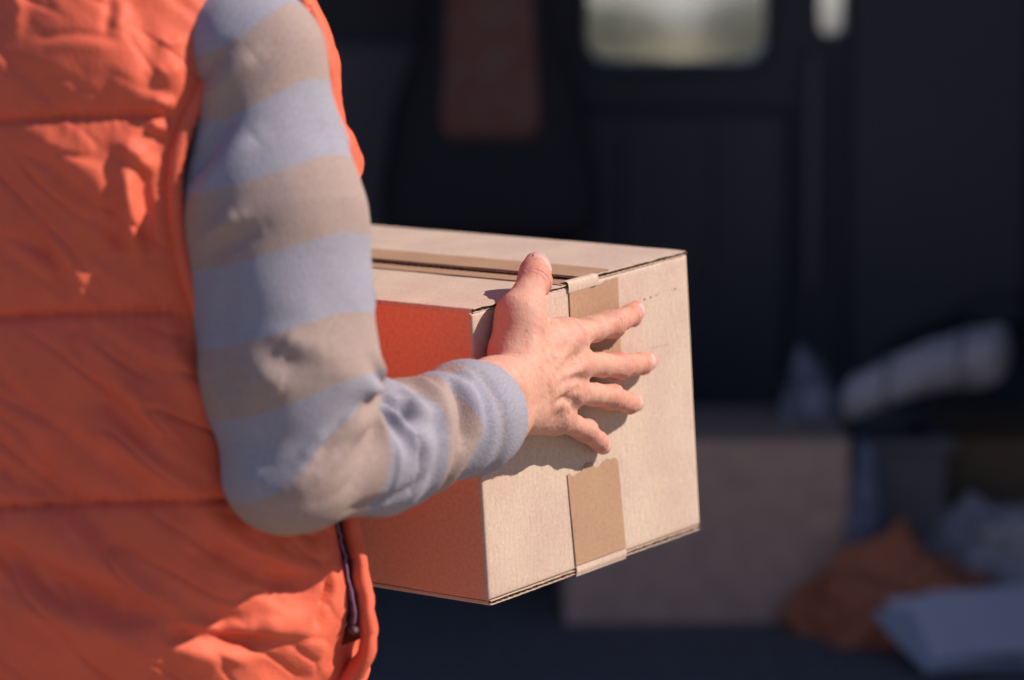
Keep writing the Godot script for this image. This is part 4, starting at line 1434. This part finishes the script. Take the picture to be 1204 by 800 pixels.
func build_clothes(root: Node3D, le: Vector3, lh: Vector3) -> void:
	# -- sweater: a sleeve with its folds, and the rest of it
	var knit := StandardMaterial3D.new()
	knit.roughness = 0.92
	knit.metallic_specular = 0.2
	knit.rim_enabled = true
	knit.rim = 0.06
	knit.uv1_triplanar = true
	knit.uv1_scale = Vector3(9, 9, 9)
	knit.albedo_texture = noise_map(0.10, 4, 111, [grey(0.66), grey(0.97), grey(1.0)], 512)
	knit.normal_enabled = true
	knit.normal_texture = bump_map(0.13, 3, 112, 6.0, 512)
	knit.normal_scale = 0.7
	knit.detail_enabled = true
	knit.detail_albedo = stripes_image()
	knit.detail_blend_mode = BaseMaterial3D.BLEND_MODE_MUL
	knit.detail_uv_layer = BaseMaterial3D.DETAIL_UV_2
	var f := Field.new()
	for i in 6:
		f.bone(sleeve_path[i], sleeve_path[i + 1], sleeve_r[i], sleeve_r[i + 1], 0.012)
	f.bone(Vector3(0.12, 1.375, 0.0), sleeve_path[0], 0.052, 0.050, 0.02)
	var fa: Vector3 = (sleeve_path[6] - sleeve_path[4]).normalized()
	var cuff_at: Vector3 = sleeve_path[6]
	f.cuts = [[fa, fa.dot(cuff_at)]]
	f.hollow = Field.new()
	f.hollow.bone(cuff_at - fa * 0.03, cuff_at + fa * 0.03, 0.0345, 0.0358, 0.01)
	var s := f.shape(0.0022)
	var soft := FastNoiseLite.new()
	soft.seed = 17
	soft.frequency = 16.0
	soft.fractal_octaves = 2
	soft.fractal_gain = 0.3
	var inner := Vector3(0.281, 1.128, -0.022)   # where the folds of the elbow meet
	var E: Vector3 = sleeve_path[3]
	s.uv2.resize(s.v.size())
	for i in s.v.size():
		var p := s.v[i]
		var sv := sleeve_s(p)
		var to_cuff := fa.dot(cuff_at - p) if p.z < -0.05 else 1.0
		var v := sv / 2.0
		if to_cuff < 0.040:
			v = 0.25
		s.uv2[i] = Vector2(v, 0.5)
		var move := 1.25 * folded(p, sleeve_folds)
		move += 0.0020 * soft.get_noise_3d(p.x, p.y * 0.7, p.z)
		# folds that fan out from the inside of the elbow
		var d := p - inner
		var dist := d.length()
		var fan := atan2(d.y - 0.2 * d.z, d.z + 0.3 * d.x)
		var zone := exp(-pow((dist - 0.035) / 0.035, 2.0))
		if p.y < 1.17:
			move += smoothstep(1.165, 1.13, p.y) * smoothstep(0.012, 0.040, dist) * 0.0042 * zone * sin(fan * 8.0 + 3.0 * soft.get_noise_3dv(p * 0.6)) * clampf((p.y - 1.05) / 0.03, 0.0, 1.0) * smoothstep(0.268, 0.288, p.x)
		# ring folds pushed up the forearm, then the ribbed cuff
		if p.z < -0.03:
			var ring := to_cuff + 0.012 * soft.get_noise_3dv(p * 0.7 + Vector3(3, 0, 0)) + 0.25 * (p.y - 1.08)
			move += 0.0022 * sin(ring * TAU / 0.034) * smoothstep(0.04, 0.055, to_cuff) * smoothstep(0.0, 0.02, p.x - 0.235)
		if to_cuff < 0.042 and to_cuff > 0.0005:
			move += 0.0018 * smoothstep(0.042, 0.032, to_cuff) + 0.0012 * sin(to_cuff * 75.0)
			var c := p - (cuff_at - fa * to_cuff)
			var rib := atan2(c.x, c.y)
			move += 0.00035 * sin(rib * 70.0) * smoothstep(0.02, 0.004, to_cuff)
		s.v[i] = p + s.n[i] * move
	s.smooth()
	part("sleeve", s, knit, root)
	# torso and left sleeve
	f = Field.new()
	f.bone(Vector3(-0.05, 0.93, 0.0), Vector3(-0.06, 1.32, 0.0), 0.125, 0.12, 0.05)
	f.bone(Vector3(0.05, 0.93, 0.0), Vector3(0.06, 1.32, 0.0), 0.125, 0.12, 0.05)
	f.bone(Vector3(-0.14, 1.375, 0.0), Vector3(0.14, 1.375, 0.0), 0.056, 0.056, 0.05)
	f.bone(Vector3(-0.14, 1.375, 0.0), Vector3(-0.2082, 1.3698, 0.0055), 0.056, 0.054, 0.03)
	f.bone(Vector3(-0.2082, 1.3698, 0.0055), Vector3(-0.2318, 1.2533, 0.0136), 0.054, 0.064, 0.02)
	f.bone(Vector3(-0.2318, 1.2533, 0.0136), le, 0.064, 0.048, 0.02)
	f.bone(le, lh, 0.048, 0.037, 0.015)
	f.bone(Vector3(0, 1.40, 0.0), Vector3(0, 1.455, -0.005), 0.075, 0.072, 0.02)
	s = f.shape(0.008)
	s.uv2.resize(s.v.size())
	for i in s.v.size():
		var p := s.v[i]
		var sv := 1.3698 - p.y
		if p.z < -0.04 and p.x < -0.17:
			sv = 0.33 - p.z - 0.04
		s.uv2[i] = Vector2((sv - 0.0245) / (2.0 * STRIPE), 0.5)
	part("sweater", s, knit, root)
	# -- trousers and shoes
	f = Field.new()
	f.bone(Vector3(-0.09, 0.94, 0.0), Vector3(0.09, 0.94, 0.0), 0.115, 0.115, 0.05)
	for sg in [-1.0, 1.0]:
		f.bone(Vector3(sg * 0.095, 0.88, 0.0), Vector3(sg * 0.11, 0.48, -0.01), 0.095, 0.072, 0.03)
		f.bone(Vector3(sg * 0.11, 0.48, -0.01), Vector3(sg * 0.12, 0.075, 0.03), 0.072, 0.062, 0.03)
	part("trousers", f.shape(0.011), mat(lin(0.035, 0.04, 0.06), 0.85), root)
	for sg in [-1.0, 1.0]:
		f = Field.new()
		f.bone(Vector3(sg * 0.12, 0.055, 0.045), Vector3(sg * 0.135, 0.04, -0.13), 0.048, 0.038, 0.03)
		f.bone(Vector3(sg * 0.12, 0.10, 0.03), Vector3(sg * 0.12, 0.05, 0.03), 0.045, 0.046, 0.03)
		f.cuts = [[Vector3.DOWN, -0.004]]
		part("shoe", f.shape(0.009), mat(lin(0.03, 0.028, 0.026), 0.6), root)
	build_vest(root)

func build_vest(root: Node3D) -> void:
	var nylon := mat(lin(0.79, 0.150, 0.076), 0.62, noise_map(0.02, 4, 121, [Color(0.93, 0.90, 0.90), Color(1, 1, 1)], 256), bump_map(0.12, 4, 122, 3.0, 512), 5.0, 0.30)
	nylon.metallic_specular = 0.35
	nylon.rim_enabled = true
	nylon.rim = 0.2
	var lining := mat(lin(0.020, 0.022, 0.035), 0.8)
	var soft := FastNoiseLite.new()
	soft.seed = 31
	soft.frequency = 11.0
	soft.fractal_octaves = 2
	soft.fractal_gain = 0.35
	var crease := FastNoiseLite.new()
	crease.seed = 77
	crease.frequency = 15.0
	crease.fractal_octaves = 2
	var pucker := FastNoiseLite.new()
	pucker.seed = 32
	pucker.frequency = 75.0
	pucker.fractal_octaves = 2
	var h0 := 0.872
	var h1 := 1.505
	var rows := 290
	var psis := PackedFloat32Array()
	for i in 20:
		psis.append(deg_to_rad(lerpf(84.0, 32.0, i / 19.0)))
	for i in 261:
		psis.append(deg_to_rad(lerpf(30.0, -130.0, i / 260.0)))
	for i in 60:
		psis.append(deg_to_rad(lerpf(-132.0, -264.0, i / 59.0)))
	var cols := psis.size()
	var base := PackedVector3Array()
	for j in rows + 1:
		for i in cols:
			base.append(vest_base(psis[i], lerpf(h0, h1, float(j) / rows)))
	# quilting seams round the body
	var seams := [0.885, 1.041, 1.180, 1.322, 1.452]
	var P := PackedVector3Array()
	P.resize(base.size())
	var G := PackedFloat32Array()
	G.resize(base.size())
	var N := PackedVector3Array()
	N.resize(base.size())
	var E := PackedFloat32Array()
	E.resize(base.size())
	for j in rows + 1:
		for i in cols:
			var o := j * cols + i
			var p := base[o]
			var du := base[j * cols + mini(i + 1, cols - 1)] - base[j * cols + maxi(i - 1, 0)]
			var dv := base[mini(j + 1, rows) * cols + i] - base[maxi(j - 1, 0) * cols + i]
			var m := du.cross(dv).normalized()
			if m.dot(Vector3(p.x, 0.0, p.z)) < 0.0:
				m = -m
			var psi := psis[i]
			var h := p.y + 0.004 * sin(psi * 3.0 + 1.0) - 0.012 * (p.x / 0.2 - 0.7) * (1.0 if p.x > 0.0 else 0.0)
			var lo := -1
			for k in seams.size():
				if h > seams[k]:
					lo = k
			var puff := 0.0
			var dist := 1.0
			if lo >= 0 and lo < seams.size() - 1:
				var t: float = (h - seams[lo]) / (seams[lo + 1] - seams[lo])
				puff = 0.0115 * pow(4.0 * t * (1.0 - t), 0.40)
				dist = minf(h - seams[lo], seams[lo + 1] - h)
			elif lo < 0:
				dist = seams[0] - h
				puff = 0.006
			else:
				dist = h - seams[-1]
				puff = 0.008
			var move := puff
			move -= 0.0022 * exp(-pow(dist / 0.0022, 2.0))
			move += 0.0014 * pucker.get_noise_3d(p.x, p.y * 0.25, p.z) * exp(-dist / 0.016)
			# slack cloth: folds that run down and forward
			var slant := p.y - 0.9 * (p.z * 0.7 - p.x * 0.7)
			move += 0.0060 * soft.get_noise_3d(slant * 1.6, (p.x + p.z) * 0.4, (p.y - p.z) * 0.35)
			move += 0.0022 * soft.get_noise_3d(p.x * 2.2 + 4.0, p.y * 1.1, p.z * 2.2)
			var calm := lerpf(1.0, 0.5, smoothstep(1.30, 1.36, p.y))
			move = puff + (move - puff) * calm
			move += 1.35 * calm * folded(p, vest_folds)
			var cr := crease.get_noise_3d(slant * 1.3, (p.x + p.z) * 0.35, (p.y + p.z) * 0.35)
			move -= 0.0028 * calm * pow(maxf(0.0, 1.0 - absf(cr) * 3.6), 2.0) * clampf(dist / 0.03, 0.0, 1.0)
			move += 0.0006 * sin((p.x - p.z) * TAU / 0.0115 + 2.0 * soft.get_noise_3dv(p * 3.0)) * exp(-dist / 0.005)
			# the front edge stands away
			var away := smoothstep(deg_to_rad(-12.0), deg_to_rad(24.0), psi) * 0.016 * smoothstep(1.03, 0.95, p.y)
			var ah := armhole(p, 1.0)
			if ah < 0.5:
				move += 0.006 * exp(-absf(ah) * 12.0)
				var around := atan2(p.y - 1.27, -p.z)
				move += 0.0006 * sin(around * 46.0 + 4.0 * soft.get_noise_3dv(p)) * exp(-pow((ah - 0.12) / 0.10, 2.0))
			var edge := smoothstep(0.0, 0.30, minf(ah, armhole(p, -1.0)))
			if p.y < 1.06 and p.x > 0.08:
				edge *= smoothstep(0.0, 0.03, maxf(maxf(p.z + 0.056, 0.13 - p.x), 0.922 - p.y))
			P[o] = p + m * (lerpf(0.0045, move, edge) + away)
			E[o] = edge
			N[o] = m
			var slit := 1.0
			if p.x > 0.0:
				if p.y < 1.06 and p.x > 0.08:
					slit = maxf(maxf(p.z + 0.056, 0.13 - p.x), 0.922 - p.y)
			G[o] = minf(minf(ah, armhole(p, -1.0)), slit)
	var M := PackedVector3Array()
	M.resize(P.size())
	for j in rows + 1:
		for i in cols:
			var du := P[j * cols + mini(i + 1, cols - 1)] - P[j * cols + maxi(i - 1, 0)]
			var dv := P[mini(j + 1, rows) * cols + i] - P[maxi(j - 1, 0) * cols + i]
			var m := du.cross(dv).normalized()
			M[j * cols + i] = m if m.dot(N[j * cols + i]) > 0.0 else -m
	part("vest", clipped(P, M, G, cols, rows, 1), nylon, root)
	var I := PackedVector3Array()
	I.resize(P.size())
	for i in P.size():
		I[i] = base[i] + N[i] * lerpf(0.002, -0.006, E[i])
		M[i] = -N[i]
	part("lining", clipped(I, M, G, cols, rows, 1), lining, root)
	# bindings round the armholes, gathered into small ribs
	for side in [1.0, -1.0]:
		var pts := PackedVector3Array()
		var rad := PackedFloat32Array()
		var count := 620 if side > 0.0 else 120
		for k in count + 1:
			var w := TAU * k / count
			var dh := 0.152 * sin(w)
			var fz := 0.080 * cos(w) + 2.6 * maxf(dh, 0.0) * maxf(dh, 0.0)
			var h := 1.27 + dh
			var half := vest_half(h, fz < 0.0)
			var x := half.x * pow(maxf(1.0 - pow(absf(fz) / half.y, 2.33), 0.0), 0.43)
			var out_n := Vector3(x / half.x, 0.0, -fz / half.y).normalized()
			pts.append(Vector3(x * side, h, -fz) + Vector3(out_n.x * side, 0, out_n.z) * (0.0055 + 0.0012 * sin(w * 9.0)))
			rad.append(0.0064 + (0.0003 * sin(k * TAU / 5.6) + 0.0006 * pucker.get_noise_1d(k * 0.013) if side > 0.0 else 0.0))
		var b := Shape.new()
		b.tube(pts, rad, 12, 1.0, Vector3.RIGHT, false)
		part("armhole_binding", b, nylon, root)
	# front edge: a padded placket with the zip tape inside it
	var path := [Vector3(0.100, 1.480, -0.080), Vector3(0.1602, 1.4080, -0.0931), Vector3(0.1819, 1.3538, -0.1014), Vector3(0.1941, 1.3059, -0.1029), Vector3(0.2051, 1.2766, -0.1068), Vector3(0.2052, 1.2485, -0.1017), Vector3(0.2079, 1.1975, -0.0946), Vector3(0.2144, 1.1145, -0.0848), Vector3(0.2217, 1.0443, -0.0781), Vector3(0.2306, 1.0060, -0.0777), Vector3(0.2411, 0.9613, -0.0792), Vector3(0.2477, 0.9262, -0.0781), Vector3(0.2474, 0.9071, -0.0751), Vector3(0.2384, 0.8911, -0.0684), Vector3(0.2270, 0.876, -0.0600)]
	var dp := dense(path, 150)
	var shape_of := func(p: PackedVector3Array, r: float, flat: float, shift: Vector3) -> Shape:
		var pp := PackedVector3Array()
		var rr := PackedFloat32Array()
		for i in p.size():
			var u := float(i) / (p.size() - 1)
			pp.append(p[i] + shift + Vector3(0.0015 * soft.get_noise_1d(u * 2.2 + shift.x * 90.0), 0, 0.002 * soft.get_noise_1d(u * 1.7 + 6.0)))
			var bump := 0.0095 * exp(-pow((p[i].y - 1.281) / 0.016, 2.0)) + 0.0055 * smoothstep(1.28, 1.33, p[i].y) if flat > 0.3 else 0.0
			rr.append(r * (1.0 + 0.22 * soft.get_noise_1d(u * 4.0)) * sqrt(clampf(minf(u, 1.0 - u) / 0.02, 0.05, 1.0)) + bump)
		var b := Shape.new()
		b.tube(pp, rr, 16, flat, Vector3(-0.64, 0, 0.77))
		return b
	part("placket", shape_of.call(dp, 0.0125, 0.55, Vector3(-0.0055, 0, 0.002)), nylon, root)
	var low := PackedVector3Array()
	for p in dp:
		if p.y < 1.03 and p.y > 0.93:
			low.append(p)
	part("zip_tape", shape_of.call(low, 0.0165, 0.12, Vector3(-0.014, 0, 0.009)), mat(lin(0.20, 0.11, 0.21), 0.6), root)
	var rivet := Shape.new()
	rivet.tube(PackedVector3Array([Vector3(0.2380, 0.9300, -0.0640), Vector3(0.2425, 0.9300, -0.0610), Vector3(0.2430, 0.9300, -0.0605)]), PackedFloat32Array([0.0035, 0.0035, 0.002]), 10)
	part("snap", rivet, mat(lin(0.12, 0.08, 0.10), 0.35), root)
	# hem binding
	var hem := PackedVector3Array()
	for i in range(0, cols, 3):
		hem.append(vest_base(psis[i], h0) + N[i] * 0.001)
	var hs := Shape.new()
	hs.tube(hem, filled(hem.size(), 0.009), 8)
	part("hem", hs, nylon, root)

func clipped(P: PackedVector3Array, N: PackedVector3Array, G: PackedFloat32Array, cols: int, rows: int, step: int) -> Shape:
	# the part of a grid where G is above 0, cut cleanly along G = 0
	var s := Shape.new()
	s.v = P.duplicate()
	s.n = N.duplicate()
	for j in rows:
		for i in cols - 1:
			var a := j * cols + i
			for t in [[a, a + 1, a + cols + 1], [a, a + cols + 1, a + cols]]:
				var inside := 0
				for q in t:
					if G[q] > 0.0:
						inside += 1
				if inside == 3:
					s.idx.append_array(t)
				elif inside > 0:
					var poly := PackedInt32Array()
					for q in 3:
						var x: int = t[q]
						var y: int = t[(q + 1) % 3]
						if G[x] > 0.0:
							poly.append(x)
						if (G[x] > 0.0) != (G[y] > 0.0):
							var k := G[x] / (G[x] - G[y])
							poly.append(s.v.size())
							s.v.append(P[x].lerp(P[y], k))
							s.n.append(N[x].lerp(N[y], k).normalized())
					for q in poly.size() - 2:
						s.idx.append_array([poly[0], poly[q + 1], poly[q + 2]])
	return s
